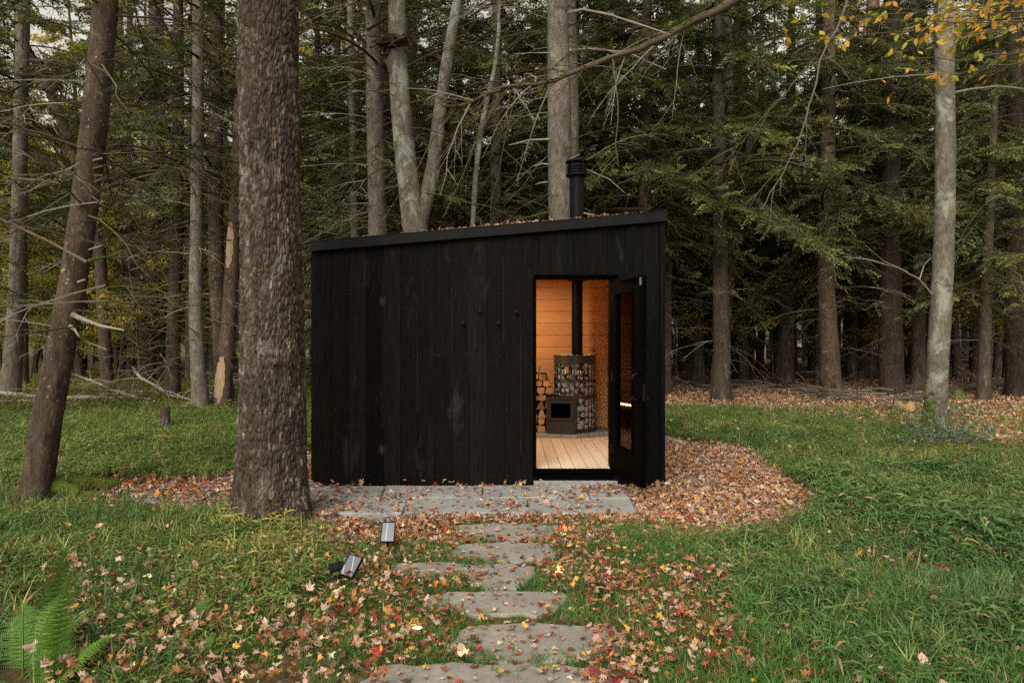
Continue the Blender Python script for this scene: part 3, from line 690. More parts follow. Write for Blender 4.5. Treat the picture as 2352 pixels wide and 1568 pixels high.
def dead_branch(mb, rng, p, d, L, r, depth, col, droop=.25, n=4, kids=4):
    m = 7 if depth else 4; d = nrm(np.asarray(d, float)); t = np.linspace(0, 1, m)
    w = np.cumsum(rng.normal(0, .085*L/m*2, (m, 3)), 0)
    pts = p+d*L*t[:, None]+w*t[:, None]; pts[:, 2] -= droop*L*t**2
    tube(mb, pts, r*(1-.85*t)+.0012, n, col*rng.uniform(.8, 1.2))
    if depth:
        ax = nrm(np.cross(d, (0, 0, 1.))+1e-6)
        for q in range(kids):
            tt = rng.uniform(.2, .97); b = np.array([np.interp(tt, t, pts[:, k]) for k in range(3)])
            s = rng.choice((-1, 1)); a = rng.uniform(.5, 1.15)
            dd_ = d*math.cos(a)+ax*s*math.sin(a)+np.array((0, 0, rng.normal(-.1, .3)))
            dead_branch(mb, rng, b, dd_, L*rng.uniform(.22, .5)*(1.15-tt*.6), r*.5*(1-.6*tt)+.0008, depth-1, col, droop, 3, max(2, kids-2))
def twigcol(rng, pale=.5):
    if rng.random() < pale*.6: return np.array((.20, .18, .135))*rng.uniform(.6, 1.2)
    if rng.random() < .45: return np.array((.085, .088, .036))*rng.uniform(.6, 1.2)
    return np.array((.07, .054, .036))*rng.uniform(.7, 1.3)
def hemlock_mesh(seed, H, z0, Lmax, nb, dens=1.0, dead=14, rbase=.19, yellow=.11):
    r = np.random.default_rng(seed)
    tm, bmb, cm = MB(), MB(), MB()
    lean = r.normal(0, .25, 2)
    pts = [(0, 0, -.05), (lean[0]*.2, lean[1]*.2, H*.3), (lean[0]*.6, lean[1]*.6, H*.65), (lean[0], lean[1], H)]
    trunk(tm, pts, [rbase, rbase*.78, rbase*.5, .02], 14, .22, .012, 8, .3, .35, seed)
    FP, FD, FN, FL, FW, FC = [], [], [], [], [], []
    axis = lambda z: np.array((np.interp(z, [0, H], [0, lean[0]]), np.interp(z, [0, H], [0, lean[1]]), z))
    for i in range(nb):
        u = (i+r.uniform(0, 1))/nb; z = z0+(H-z0)*u**1.15
        a = i*2.39996+r.normal(0, .4); L = Lmax*((1-u)**.75)*r.uniform(.55, 1.12)+.35
        d = np.array((math.cos(a), math.sin(a), r.normal(.02, .26))); d = nrm(d); side = np.array((-math.sin(a), math.cos(a), 0))
        t = np.linspace(0, 1, 7); bp = axis(z)+d*L*t[:, None]; bp[:, 2] -= .30*L*t**2+.0; bp += side*(np.sin(t*3+i)*.06*L)[:, None]
        tube(bmb, bp, (.016+.007*L)*(1-.8*t)+.002, 4, np.array((.06, .045, .032)))
        if r.random() < .12: continue
        ns = int(L/.085*dens*r.uniform(.55, 1.2))+3
        for q in range(ns):
            tt = .18+.82*(q+r.uniform(0, 1))/ns; s = 1 if q % 2 else -1
            b = np.array([np.interp(tt, t, bp[:, k]) for k in range(3)])
            l2 = (.22+.62*min(L, 2.2)/2.2*(1-.55*tt))*r.uniform(.6, 1.15)
            aa = r.uniform(.65, 1.1)
            e = nrm(d*math.cos(aa)+side*s*math.sin(aa)+np.array((0, 0, r.normal(-.15, .30))))
            k = max(3, int(l2/.045)); tq = (np.arange(k)+.5)/k
            base = b+e*l2*tq[:, None]; base[:, 2] -= .16*l2*tq**2
            if q % 2 == 0: tube(bmb, np.stack([b, b+e*l2*.9-(0, 0, .13*l2)]), (.005, .0015), 3, np.array((.055, .042, .03)))
            up = np.array((0, 0, 1.))+r.normal(0, .5, 3); sd2 = nrm(np.cross(e, up))
            for sg in (-1, 1):
                dirs = e*.62+sd2*sg*.8+r.normal(0, .16, (k, 3))
                FP.append(base+r.normal(0, .012, (k, 3))); FD.append(dirs); FN.append(np.broadcast_to(up, (k, 3))+r.normal(0, .2, (k, 3)))
                FL.append(r.uniform(.065, .14, k)*(1.1-.4*tq)); FW.append(r.uniform(.026, .048, k))
                g = np.array((.080, .094, .033)) if r.random() > yellow else np.array((.18, .16, .04))
                tip = .75+.55*tq[:, None]+.25*tt
                FC.append(g*tip*r.uniform(.65, 1.3)*r.uniform(.8, 1.2, (k, 1)))
    for i in range(dead):
        z = r.uniform(1.2, z0+2.5); a = r.uniform(0, 6.28)
        dead_branch(bmb, r, axis(z), (math.cos(a), math.sin(a), r.normal(.0, .25)), r.uniform(.6, 2.6), .010, 2, twigcol(r, .35), .22, 3, 5)
    kites(cm, np.concatenate(FP), np.concatenate(FD), np.concatenate(FN), np.concatenate(FL), np.concatenate(FW), np.concatenate(FC), .1)
    return [('trunk', tm.mesh('hemlock_trunk', BARK['far'], smooth=True)), ('branches', bmb.mesh('hemlock_branches', M_TWIG)), ('crown', cm.mesh('hemlock_crown', M_NEEDLE))]
def broadleaf_mesh(seed, H, z0, spread, nleaf, cols, rbase=.15, lsize=.085, limbs=13, bark_='far'):
    r = np.random.default_rng(seed); tm, bmb, cm = MB(), MB(), MB()
    lean = r.normal(0, .5, 2); T = lambda z: np.array((lean[0]*z/H+.12*math.sin(z*.6+seed), lean[1]*z/H+.12*math.cos(z*.5), z))
    zz = np.linspace(-.05, H, 9); trunk(tm, [T(z) for z in zz], rbase*(1-.9*np.linspace(0, 1, 9))+.008, 12, .25, .008, 8, .3, .3, seed)
    tips, tw = [], []
    for i in range(limbs):
        u = (i+r.uniform(0, 1))/limbs; z = z0+(H*.96-z0)*u; a = i*2.4+r.normal(0, .4); L = spread*(1-.6*u)*r.uniform(.6, 1.15)
        p = T(z); d = nrm(np.array((math.cos(a), math.sin(a), r.uniform(.25, .9))))
        t = np.linspace(0, 1, 6); q = p+d*L*t[:, None]+np.cumsum(r.normal(0, .06*L, (6, 3)), 0)*t[:, None]; q[:, 2] -= .2*L*t**2
        tube(bmb, q, (.012+.010*L)*(1-.8*t)+.003, 5, np.array((.10, .085, .065)))
        for k in range(9):
            tt = r.uniform(.25, 1); b = np.array([np.interp(tt, t, q[:, c]) for c in range(3)])
            e = nrm(d+r.normal(0, .7, 3)); e[2] *= .6; l = L*r.uniform(.2, .5)
            pts = b+e*l*np.linspace(0, 1, 4)[:, None]; tube(bmb, pts, (.007, .005, .003, .0015), 3, np.array((.08, .068, .05)))
            tips.append((b, e, l))
    n = nleaf; ii = r.integers(0, len(tips), n)
    B = np.array([x[0] for x in tips])[ii]; E = np.array([x[1] for x in tips])[ii]; Ln = np.array([x[2] for x in tips])[ii]
    p = B+E*(Ln*r.uniform(.1, 1.15, n))[:, None]+r.normal(0, .11, (n, 3))*np.array((1, 1, .55))
    cw = np.array([c[1] for c in cols]); ci = r.choice(len(cols), n, p=cw/cw.sum()); C = np.array([c[0] for c in cols])[ci]*r.uniform(.6, 1.35, (n, 1))
    d = r.normal(0, 1, (n, 3)); d[:, 2] -= .5
    kites(cm, p, d, np.array((0, 0, 1.))+r.normal(0, .6, (n, 3)), r.uniform(.7, 1.3, n)*lsize, r.uniform(.5, .75, n)*lsize, C, .1)
    return [('trunk', tm.mesh('broadleaf_trunk', BARK[bark_], smooth=True)), ('branches', bmb.mesh('broadleaf_branches', M_TWIG)), ('crown', cm.mesh('broadleaf_crown', M_LEAF))]
YG = [((.28, .31, .05), 5), ((.38, .36, .055), 4), ((.48, .37, .06), 2), ((.19, .24, .04), 4), ((.46, .22, .06), .8)]
YL = [((.54, .40, .06), 5), ((.44, .40, .06), 3), ((.52, .26, .06), 2), ((.28, .30, .05), 3)]
PROTO = {
 'h0': hemlock_mesh(1, 16, 3.9, 3.5, 84), 'h1': hemlock_mesh(2, 17, 4.4, 3.3, 84, dead=24), 'h2': hemlock_mesh(3, 14, 3.2, 3.1, 80),
 'h3': hemlock_mesh(4, 18, 4.6, 3.0, 58, dead=50, yellow=.12), 'h4': hemlock_mesh(5, 17, 6.5, 2.9, 44, dead=60, yellow=.2), 'd0': hemlock_mesh(6, 15, 9.5, 2.2, 16, dead=75, rbase=.15, yellow=.2),
 'b0': broadleaf_mesh(11, 15, 1.8, 4.4, 15000, YG, lsize=.115), 'b1': broadleaf_mesh(12, 17, 2.5, 4.6, 15000, YL, lsize=.11), 'b2': broadleaf_mesh(13, 13, 1.5, 3.8, 13000, YG, lsize=.11),
 's0': broadleaf_mesh(21, 5.0, .7, 2.0, 3600, YG, .035, .10, 12), 's1': broadleaf_mesh(22, 4.0, .5, 1.8, 3000, YG, .03, .095, 12),
 's2': broadleaf_mesh(23, 6.0, 1.2, 2.2, 2600, YL, .04, .10, 12),
}
def plant_tree(key, name, label, loc, rz, s, group=None, skip=()):
    t = thing(name, label, 'tree', loc, group); t.rotation_euler = (0, 0, rz); t.scale = (s, s, s)
    for nm, me in PROTO[key]:
        if nm in skip: continue
        o = bpy.data.objects.new(nm, me); sc.collection.objects.link(o); o.parent = t
    return t
# hero trees: photo column of points (px, py, width) from the base up, distance follows from the base
def hero(name, label, pts, style, base=None, Y=None, H=17, dead=(), crown=None, n=30, dz=.07, amp=.014, k=9, zs=.25, flare=.2, ridge=0, seed=1, lumps=.06, cs=1, crot=0, group=None):
    bx, by, bw = pts[0]
    if Y is None: Y = EYE*F/(by-784)
    s = Y/F; q = [P(px, py, Y) for px, py, _ in pts]; r = [wd*s/2 for *_, wd in pts]
    if q[0][2] > .05:                                     # base hidden: carry the trunk down to the ground
        dx = (q[1]-q[0])/(q[1][2]-q[0][2]); q.insert(0, q[0]-dx*(q[0][2]+.05)); r.insert(0, r[0]*1.12)
    q[0] = q[0]*1; q[0][2] = -.05
    d = q[-1]-q[-2]; d = d/max(d[2], .3); zt_ = q[-1][2]
    if H > zt_+.5:
        q += [q[-1]+d*(H-zt_)*.5*np.array((.7, .7, 1)), q[-1]+d*(H-zt_)*np.array((.8, .8, 1))]; r += [r[-1]*.62, .03]
    loc = (float(q[0][0]), float(q[0][1]), 0.0); t = thing(name, label, 'tree', loc, group)
    mb = MB(); Q, rr = trunk(mb, q, r, n, dz, amp, k, zs, flare, seed, ridge, lumps); mb.build('trunk', BARK[style], t, smooth=True)
    rg = np.random.default_rng(seed+100)
    if dead:
        cnt, z0, z1, L, pale = dead[:5]; mb = MB()
        for i in range(cnt):
            z = rg.uniform(z0, z1); c = np.array([np.interp(z, Q[:, 2], Q[:, c]) for c in range(3)]); a = rg.uniform(0, 6.28)
            dr = np.array((math.cos(a), math.sin(a)*.8, rg.normal(.05, .28))); rr_ = np.interp(z, Q[:, 2], rr)
            if rg.random() < .3: dead_branch(mb, rg, c+nrm(dr)*rr_*.8, dr, rg.uniform(.08, .3), .011, 0, twigcol(rg, pale))
            else: dead_branch(mb, rg, c+nrm(dr)*rr_*.8, dr, L*rg.uniform(.35, 1.2),   .0085*L**.3, 2, twigcol(rg, pale), .2, 4, 6)
        mb.build('branches', M_TWIG, t)
    if crown:
        for nm, me in PROTO[crown]:
            if nm == 'trunk' or (nm == 'branches' and dead and crown[0] == 'h' and int(crown[1]) < 3 and False): continue
            o = bpy.data.objects.new('crown' if nm == 'crown' else 'limbs', me); sc.collection.objects.link(o); o.parent = t
            o.rotation_euler = (0, 0, crot); o.scale = (cs, cs, cs)
            top = q[-1]; zc = 9.0; ax = np.array([np.interp(zc, Q[:, 2], Q[:, c]) for c in range(2)])
            o.location = (float(ax[0]-loc[0])*.8, float(ax[1]-loc[1])*.8, 0)
    t['_q'] = 0
    return t, Q, rr
def stub(t, specs, Y, mat=M_TWIG, name='stub'):          # hand placed broken limbs: (points px,py), r0, r1, colour
    for pts, r0, r1, col in specs:
        mb = MB(); q = np.array([P(a, b, Y+(c[0] if c else 0)) for a, b, *c in pts])
        tt = np.linspace(0, 1, 3*(len(q)-1)+1); s = np.linspace(0, 1, len(q)); q = np.stack([np.interp(tt, s, q[:, k]) for k in range(3)], 1)
        tube(mb, q, np.linspace(r0, r1, len(q))*np.random.default_rng(len(q)).uniform(.85, 1.15, len(q)), 7, col, cap=True); mb.build(name, mat, t)
PALE = np.array((.26, .23, .19)); BRN = np.array((.10, .075, .05)); MOS = np.array((.07, .085, .018))
# the big trunk by the patio
big, Qb, rb_ = hero('maple_tree', 'massive brown tree trunk with deeply furrowed bark standing at the left end of the patio',
    [(622, 1196, 158), (623, 1120, 156), (625, 1000, 148), (629, 860, 143), (626, 700, 135), (621, 500, 131), (618, 250, 130), (617, 0, 130), (617, -150, 129)],
    'plate', H=16, n=300, dz=.012, amp=.021, k=34, zs=.30, flare=.30, ridge=1.0, seed=3, lumps=.05)
YB = EYE*F/(1196-784)
mb = MB(); c = P(632, 830, YB-.27)                       # knot boss and old burl ring
V = IV*np.array((.035, .02, .03))*(.8+.4*noise(IV*3, 4))[:, None]+c; mb.add(V, IF); mb.build('knot', BARK['plate'], big, smooth=True)
# leaning brown tree, far left foreground
lean_t, Ql, rl_ = hero('hemlock_tree', 'leaning brown trunk with peeling flakes at the left edge of the meadow',
    [(80, 1145, 66), (95, 1030, 64), (112, 930, 63), (136, 820, 61), (161, 700, 59), (182, 560, 57), (202, 420, 55), (221, 250, 54), (237, 80, 53), (246, -40, 52)],
    'brown', H=14, n=70, dz=.03, amp=.009, k=16, zs=.5, flare=.14, seed=5, dead=(26, 2.6, 6.5, 2.4, .3), crown='h4', cs=.8)
YL_ = EYE*F/(1145-784)
stub(lean_t, [([(166, 722), (190, 733), (230, 748), (285, 758, -.15)], .028, .006, PALE*.85), ([(160, 748), (172, 757), (182, 774, -.1)], .02, .005, PALE),
              ([(180, 648, -.1), (195, 642, -.2)], .012, .008, PALE), ([(205, 598, -.12), (245, 590, .1), (300, 572, .5), (350, 558, 1), (392, 550, 1.6)], .014, .004, MOS*1.2)], YL_-.12)
stub(lean_t, [([(-30, 488, -.3), (20, 512, -.25), (60, 530, -.2), (110, 553, -.2), (150, 575, -.2), (200, 602, -.2)], .010, .013, np.array((.12, .08, .055)))], YL_-.1, name='dead_limb')
g_ = 'grey and brown trunks left of the cabin'
def H_(*a, **k):
    return hero(*a, **k)[0]
H_('hemlock_tree', 'straight grey trunk at the far left edge, behind the leaning tree', [(22, 925, 42), (32, 800, 37), (40, 650, 33), (46, 350, 29), (54, 0, 27)], 'grey', H=18, dead=(44, 2, 11, 2.6, .5), crown='h4', seed=7, amp=.012)
H_('hemlock_tree', 'slim pale grey trunk with short dead twigs, left of the wounded trunk', [(462, 946, 40), (455, 850, 33), (449, 700, 30), (452, 500, 28), (455, 250, 26), (455, 0, 24)], 'grey', H=17, dead=(60, 2, 11, 2.6, .55), crown='h3', seed=9)
tw, Qt, rt = hero('hemlock_tree', 'trunk with two bare orange wounds, just left of the big trunk', [(505, 942, 42), (515, 850, 38), (526, 740, 32), (534, 600, 31), (545, 400, 28), (556, 150, 25), (562, 0, 23)], 'brown', H=15, dead=(12, 2.2, 6, 1.2, .7), seed=11, amp=.012, k=18)
YW = EYE*F/(942-784)
def woundmat():
    m, n_ = newmat('bare_wood'); a = nz(n_, coords(n_, (1, 1, .2)), 22, 5, .7)
    out(n_, pbr(n_, ramp(n_, a, [(.3, (.19, .115, .07)), (.7, (.36, .26, .18))]), .8, a, .6, .01)); return m
M_WOUND = woundmat()
def wound(z0, z1, a0, wd, seed):
    mb = MB(); zz = np.linspace(z0, z1, 14); r2 = np.random.default_rng(seed); n = 7; V = []
    for i, z in enumerate(zz):
        c = [np.interp(z, Qt[:, 2], Qt[:, k]) for k in range(2)]; r_ = np.interp(z, Qt[:, 2], rt)*1.03+.006
        u = i/13; ww = wd*(math.sin(math.pi*min(max(u, .04), .96))**.45)*r2.uniform(.85, 1.1)
        for t in np.linspace(-ww, ww, n): V.append((c[0]+r_*math.cos(a0+t), c[1]+r_*math.sin(a0+t), z))
    Fc = [(i*n+j, i*n+j+1, (i+1)*n+j+1, (i+1)*n+j) for i in range(13) for j in range(n-1)]
    mb.add(V, Fc); mb.build('bark_wound', M_WOUND, tw, smooth=True)
wound(.12, 1.18, -1.62, .62, 1); wound(3.1, 4.1, -1.75, .62, 2)
H_('hemlock_tree', 'brown trunk with mossy base just left of the slim pale grey trunk', [(396, 927, 34), (398, 800, 31), (402, 650, 29), (408, 450, 27), (410, 0, 22)], 'brown', H=17, dead=(50, 1.5, 10, 2.6, .4), crown='h3', seed=13, crot=2)
H_('hemlock_tree', 'flaky brown trunk directly behind the wounded trunk', [(520, 932, 40), (508, 800, 36), (497, 650, 34), (495, 400, 32), (497, 0, 27)], 'brown', H=18, dead=(30, 3, 10, 2.2, .4), crown='d0', seed=15, crot=1)
H_('hemlock_tree', 'straight brown trunk standing in sunlit grass midway between leaning tree and big trunk', [(337, 880, 33), (343, 750, 29), (350, 600, 27), (352, 400, 24), (352, 0, 20)], 'brown', H=18, dead=(44, 2, 10, 2.8, .3), crown='d0', seed=17, crot=3)
H_('hemlock_tree', 'dark slender trunk close behind the midway brown trunk on its right side', [(374, 868, 26), (370, 700, 24), (368, 500, 20), (368, 0, 16)], 'dark', H=18, dead=(14, 2, 10, 2, .3), crown='h4', seed=18, crot=4)
H_('hemlock_tree', 'thin brown trunk on the left with its base beside the orange bracken', [(302, 873, 18), (301, 700, 17), (300, 500, 15), (298, 0, 12)], 'brown', H=16, dead=(20, 2, 10, 2, .4), crown='h4', seed=19)
H_('hemlock_tree', 'thick dark trunk behind the orange bracken left of the cabin', [(287, 842, 40), (284, 700, 36), (278, 500, 32), (272, 200, 26), (270, 0, 22)], 'dark', H=20, dead=(34, 2, 14, 2.8, .25), crown='h4', seed=20, crot=1.4)
H_('hemlock_tree', 'dark trunk sloping to the left just beside the thick dark trunk', [(265, 838, 32), (255, 720, 30), (244, 600, 28), (236, 480, 24), (228, 250, 20)], 'dark', H=15, dead=(14, 2, 10, 2.2, .25), seed=21)
H_('hemlock_tree', 'dark brown trunk rising right behind the leaning foreground tree', [(183, 868, 28), (188, 750, 24), (192, 600, 20), (204, 400, 17), (228, 0, 14)], 'dark', H=19, dead=(40, 2, 12, 2.8, .3), crown='h4', seed=22, crot=.3)
H_('dead_tree', 'crooked dead trunk leaning left at the upper left between grey trunk and leaning tree', [(245, 850, 26), (228, 560, 25), (200, 430, 25), (160, 330, 24), (125, 230, 22), (84, 150, 17), (40, 60, 12)], 'brown', Y=22, H=0, dead=(10, 5, 10, 2.0, .3), seed=23)
# behind the cabin
H_('hemlock_tree', 'thin grey trunk nearest to the low left corner of the cabin roof', [(815, 560, 19), (812, 400, 17), (806, 100, 15), (804, 0, 14)], 'grey', Y=16, H=17, dead=(50, 3, 12, 2.8, .5), crown='h3', seed=31)
H_('hemlock_tree', 'straight grey brown trunk rising behind the roof left of the forked tree', [(868, 560, 43), (862, 300, 39), (857, 0, 34)], 'grey', Y=13.4, H=17, dead=(44, 3, 9, 2.6, .6), crown='h4', seed=32, amp=.016)
fk, Qf, rf = hero('maple_tree', 'pale forked tree with a broken burl high on its left stem behind the cabin roof', [(958, 560, 60), (948, 480, 54), (932, 380, 49), (919, 230, 45), (913, 110, 43), (912, 0, 40)], 'lichen', Y=12.4, H=15, seed=33, amp=.014, dead=(20, 4, 8, 2.2, .6), n=44, dz=.05)
mb = MB(); trunk(mb, [P(958, 540, 12.4), P(978, 470, 12.4), P(995, 390, 12.4), P(1008, 270, 12.4), P(1030, 120, 12.4), P(1052, 0, 12.4), P(1085, -180, 12.4)], [.13, .14, .13, .115, .105, .095, .05], 36, .05, .010, 9, .3, 0, 34, lumps=.08); mb.build('stem', BARK['lichen'], fk, smooth=True)
mb = MB(); c = P(902, 96, 12.25)
for k in range(22):
    r2 = np.random.default_rng(k); dead_branch(mb, r2, c+r2.normal(0, .09, 3)*(1.3, .5, .5), (r2.normal(0, 1), r2.normal(0, .5), r2.normal(-.1, .35)), .32, .04, 0, np.array((.05, .035, .025)))
V = IV*np.array((.27, .2, .11))*(.6+.8*noise(IV*2.4, 8))[:, None]+c; mb.add(V, IF, (.045, .03, .022)); mb.build('burl', M_TWIG, fk, smooth=False)
mb = MB(); V = IV*np.array((.10, .04, .20))*(.5+.9*noise(IV*4, 8))[:, None]+P(900, 142, 12.4-.12); mb.add(V, IF); mb.build('bark_wound', BARK['brown'], fk)
H_('young_tree', 'thin bent pale sapling stem right of the forked tree above the roof', [(1085, 540, 12), (1092, 400, 12), (1108, 270, 12), (1130, 190, 11), (1144, 130, 10), (1146, 40, 8), (1148, -40, 7)], 'lichen', Y=13.5, H=10, dead=(10, 5, 9, 1.2, .6), n=16, amp=.004, seed=35)
sp_, Qs, rs_ = hero('spruce_tree', 'tall light grey spruce trunk with broken branch stubs directly behind the chimney', [(1288, 540, 56), (1286, 400, 55), (1284, 200, 52), (1280, 0, 46)], 'grey', Y=12.6, H=18, seed=36, amp=.012, dead=(22, 4.5, 9.5, 2.2, .7), crown='d0', n=52, dz=.045, k=14, zs=.8)
stub(sp_, [([(1262, 320), (1215, 322), (1168, 334)], .018, .008, PALE), ([(1260, 378), (1245, 376), (1226, 382)], .014, .006, PALE), ([(1258, 418), (1240, 420), (1230, 424)], .012, .005, PALE),
           ([(1300, 372, -.2), (1320, 360, -.3), (1332, 354, -.35)], .016, .007, PALE), ([(1306, 30), (1340, 22, -.3), (1400, 34, -.6), (1480, 60, -1), (1540, 80, -1.2)], .028, .009, PALE*.9),
           ([(1308, 116), (1350, 112, -.2), (1440, 120, -.5), (1530, 160, -.8)], .022, .006, PALE), ([(1262, 122), (1230, 122, -.1), (1178, 124, -.2)], .014, .005, PALE),
           ([(1312, 384), (1350, 390, -.2), (1400, 412, -.4), (1436, 444, -.5)], .016, .004, PALE), ([(1316, 484, .2), (1380, 498, 0), (1430, 520, -.2), (1462, 548, -.3)], .016, .006, PALE), ([(1312, 510, .2), (1350, 524, .1), (1400, 560, 0)], .012, .004, PALE*.8)], 12.5)
H_('spruce_tree', 'second grey trunk half hidden behind the tall spruce above the chimney', [(1312, 560, 40), (1311, 300, 37), (1308, 0, 32)], 'grey', Y=15.5, H=17, seed=39, amp=.012)
H_('hemlock_tree', 'narrow black trunk seen in the gap between the grey brown trunk and the forked tree', [(892, 560, 19), (889, 300, 18), (885, 0, 16)], 'dark', Y=20, H=19, crown='h1', seed=37)
H_('hemlock_tree', 'dark trunk to the right of the chimney above the high end of the roof', [(1478, 560, 28), (1482, 350, 26), (1486, 0, 20)], 'dark', Y=17.5, H=19, crown='h0', seed=38, dead=(14, 3, 9, 2, .3))
# right of the cabin
H_('hemlock_tree', 'pale trunk with slight lean, first large one right of the cabin', [(1652, 897, 46), (1660, 780, 36), (1667, 620, 31), (1673, 400, 27), (1672, 150, 23), (1670, 0, 21)], 'lichen', H=18, crown='h1', seed=41, dead=(20, 2.5, 11, 2, .5), flare=.35)
dkt, Qd, rd = hero('hemlock_tree', 'broad dark trunk close behind the pale leaning trunk', [(1700, 872, 52), (1698, 700, 44), (1697, 500, 38), (1700, 200, 34), (1702, 0, 30)], 'dark', H=21, crown='h0', seed=42, dead=(12, 3, 12, 2, .2), flare=.3)
H_('hemlock_tree', 'slim dark trunk tilting right beside the broad dark trunk', [(1742, 868, 19), (1750, 760, 17), (1756, 640, 15), (1764, 450, 13)], 'dark', H=13, seed=43, crown='h2', cs=.7)
H_('hemlock_tree', 'black tapering trunk standing alone in front of the fallen log', [(1801, 893, 42), (1805, 780, 37), (1810, 640, 33), (1815, 450, 26), (1817, 200, 20)], 'dark', H=18, crown='h2', seed=44, dead=(24, 2, 9, 2.2, .2), flare=.45)
H_('hemlock_tree', 'brown furrowed trunk standing in the brush pile near the middle of the right wood', [(1910, 912, 46), (1905, 800, 42), (1896, 660, 37), (1900, 400, 33), (1905, 0, 27)], 'brown', H=20, crown='h1', seed=45, dead=(20, 3, 11, 2.2, .25), flare=.4, amp=.018)
H_('hemlock_tree', 'greyish trunk just behind and right of the brush pile trunk', [(1950, 858, 34), (1955, 700, 31), (1960, 450, 27), (1962, 0, 20)], 'brown', H=20, crown='h0', seed=46, dead=(14, 3, 9, 2.2, .2), crot=2)
H_('hemlock_tree', 'thick brown trunk with mossy foot left of the reddish trunk', [(1988, 868, 46), (1992, 760, 41), (1998, 600, 38), (2002, 300, 31), (2004, 0, 26)], 'brown', H=21, crown='h2', seed=47, cs=1.1, flare=.35)
H_('hemlock_tree', 'reddish dark trunk with straight furrows between two thick trunks on the right', [(2048, 908, 55), (2046, 780, 50), (2045, 600, 46), (2047, 300, 40), (2048, 0, 34)], 'dark', H=20, crown='h1', seed=48, dead=(20, 2.4, 10, 2.4, .3), crot=3, amp=.02)
H_('hemlock_tree', 'very broad black trunk behind the reddish trunk, left of the pale beech', [(2100, 866, 62), (2104, 700, 54), (2106, 500, 48), (2108, 0, 36)], 'dark', H=22, crown='h0', seed=49, cs=1.1, crot=1)
bee, Qe, re_ = hero('beech_tree', 'smooth pale grey trunk with lichen and mossy foot beside the blue green shrub', [(2146, 1002, 50), (2150, 900, 45), (2157, 780, 44), (2165, 640, 43), (2172, 450, 42), (2171, 250, 41), (2167, 0, 39), (2165, -100, 38)], 'lichen', H=14, seed=50, amp=.006, k=7, zs=.8, flare=.25, lumps=.10, n=56, dz=.045)
stub(bee, [([(2180, 224), (2186, 205), (2170, 140), (2148, 95), (2150, 40), (2154, -40)], .035, .018, np.array((.028, .022, .018))), ([(2186, 214), (2230, 205), (2290, 198), (2370, 206)], .022, .008, PALE*.6),
           ([(2140, 675), (2110, 640, -.3), (2060, 615, -.6), (1990, 595, -1), (1935, 590, -1.3)], .014, .003, PALE), ([(2112, 642, -.3), (2122, 610, -.3), (2140, 590, -.4)], .008, .003, PALE), ([(2085, 625, -.5), (2030, 600, -.8), (1985, 560, -1.1)], .008, .002, PALE),
           ([(2150, 170), (2060, 176, -.4), (1960, 190, -.8), (1890, 205, -1)], .01, .003, PALE*.7)], 10.8)
mb = MB(); r2 = np.random.default_rng(6)              # moss up the left side of the beech foot
for k in range(260):
    z = abs(r2.normal(0, .28))+.01; c = [np.interp(z, Qe[:, 2], Qe[:, q]) for q in range(2)]; rr = np.interp(z, Qe[:, 2], re_)*(1+.22*math.exp(-z/.22)); a = r2.normal(-2.75, .38)
    V = IV[:]*np.array((.022, .022, .03))*r2.uniform(.5, 1.2)+(c[0]+rr*math.cos(a), c[1]+rr*math.sin(a), z); mb.add(V, IF, (1, 1, 1))
mb.build('moss', M_MOSS, bee)
H_('hemlock_tree', 'thin dark trunk with a split foot right of the pale beech', [(2236, 852, 17), (2234, 760, 16), (2232, 600, 14), (2232, 300, 12)], 'dark', H=15, crown='h2', cs=.75, seed=51)
H_('hemlock_tree', 'slender dark trunk in front of the white brush near the right edge', [(2292, 856, 20), (2294, 760, 18), (2297, 600, 16), (2300, 300, 13)], 'dark', H=17, crown='h0', cs=.8, seed=52, crot=1)
H_('hemlock_tree', 'thick mossy trunk cut by the right edge of the picture', [(2338, 912, 50), (2336, 780, 46), (2334, 600, 42), (2332, 300, 36), (2330, 0, 30)], 'dark', H=20, crown='h1', seed=53, crot=2, dead=(16, 2.5, 10, 2, .4))
H_('hemlock_tree', 'small dark trunk nearest to the right wall of the cabin', [(1570, 842, 30), (1571, 700, 26), (1572, 500, 22), (1574, 200, 17)], 'dark', H=18, crown='h2', seed=54, flare=.5, dead=(10, 2, 8, 2, .3))
H_('hemlock_tree', 'left one of two thin close trunks between cabin and pale leaning trunk', [(1611, 840, 13), (1610, 700, 12), (1608, 400, 10)], 'dark', H=15, crown='h0', cs=.75, seed=55)
H_('hemlock_tree', 'right one of two thin close trunks between cabin and pale leaning trunk', [(1624, 836, 14), (1626, 700, 12), (1630, 400, 10)], 'dark', H=15, crown='h1', cs=.7, seed=56)
H_('young_tree', 'slender pale stem slanting right in the upper wood, right of the pale leaning trunk', [(1690, 560, 15), (1708, 400, 14), (1724, 310, 13), (1736, 225, 12), (1746, 120, 9)], 'lichen', Y=21, H=14, n=14, amp=.004, seed=57, dead=(6, 4, 9, 1.2, .5))
H_('young_tree', 'thin leaning stem in front of the fallen log beside its pale broken stub', [(1862, 848, 11), (1855, 780, 10), (1846, 690, 9), (1840, 560, 8)], 'brown', H=9, n=12, amp=.004, seed=58)
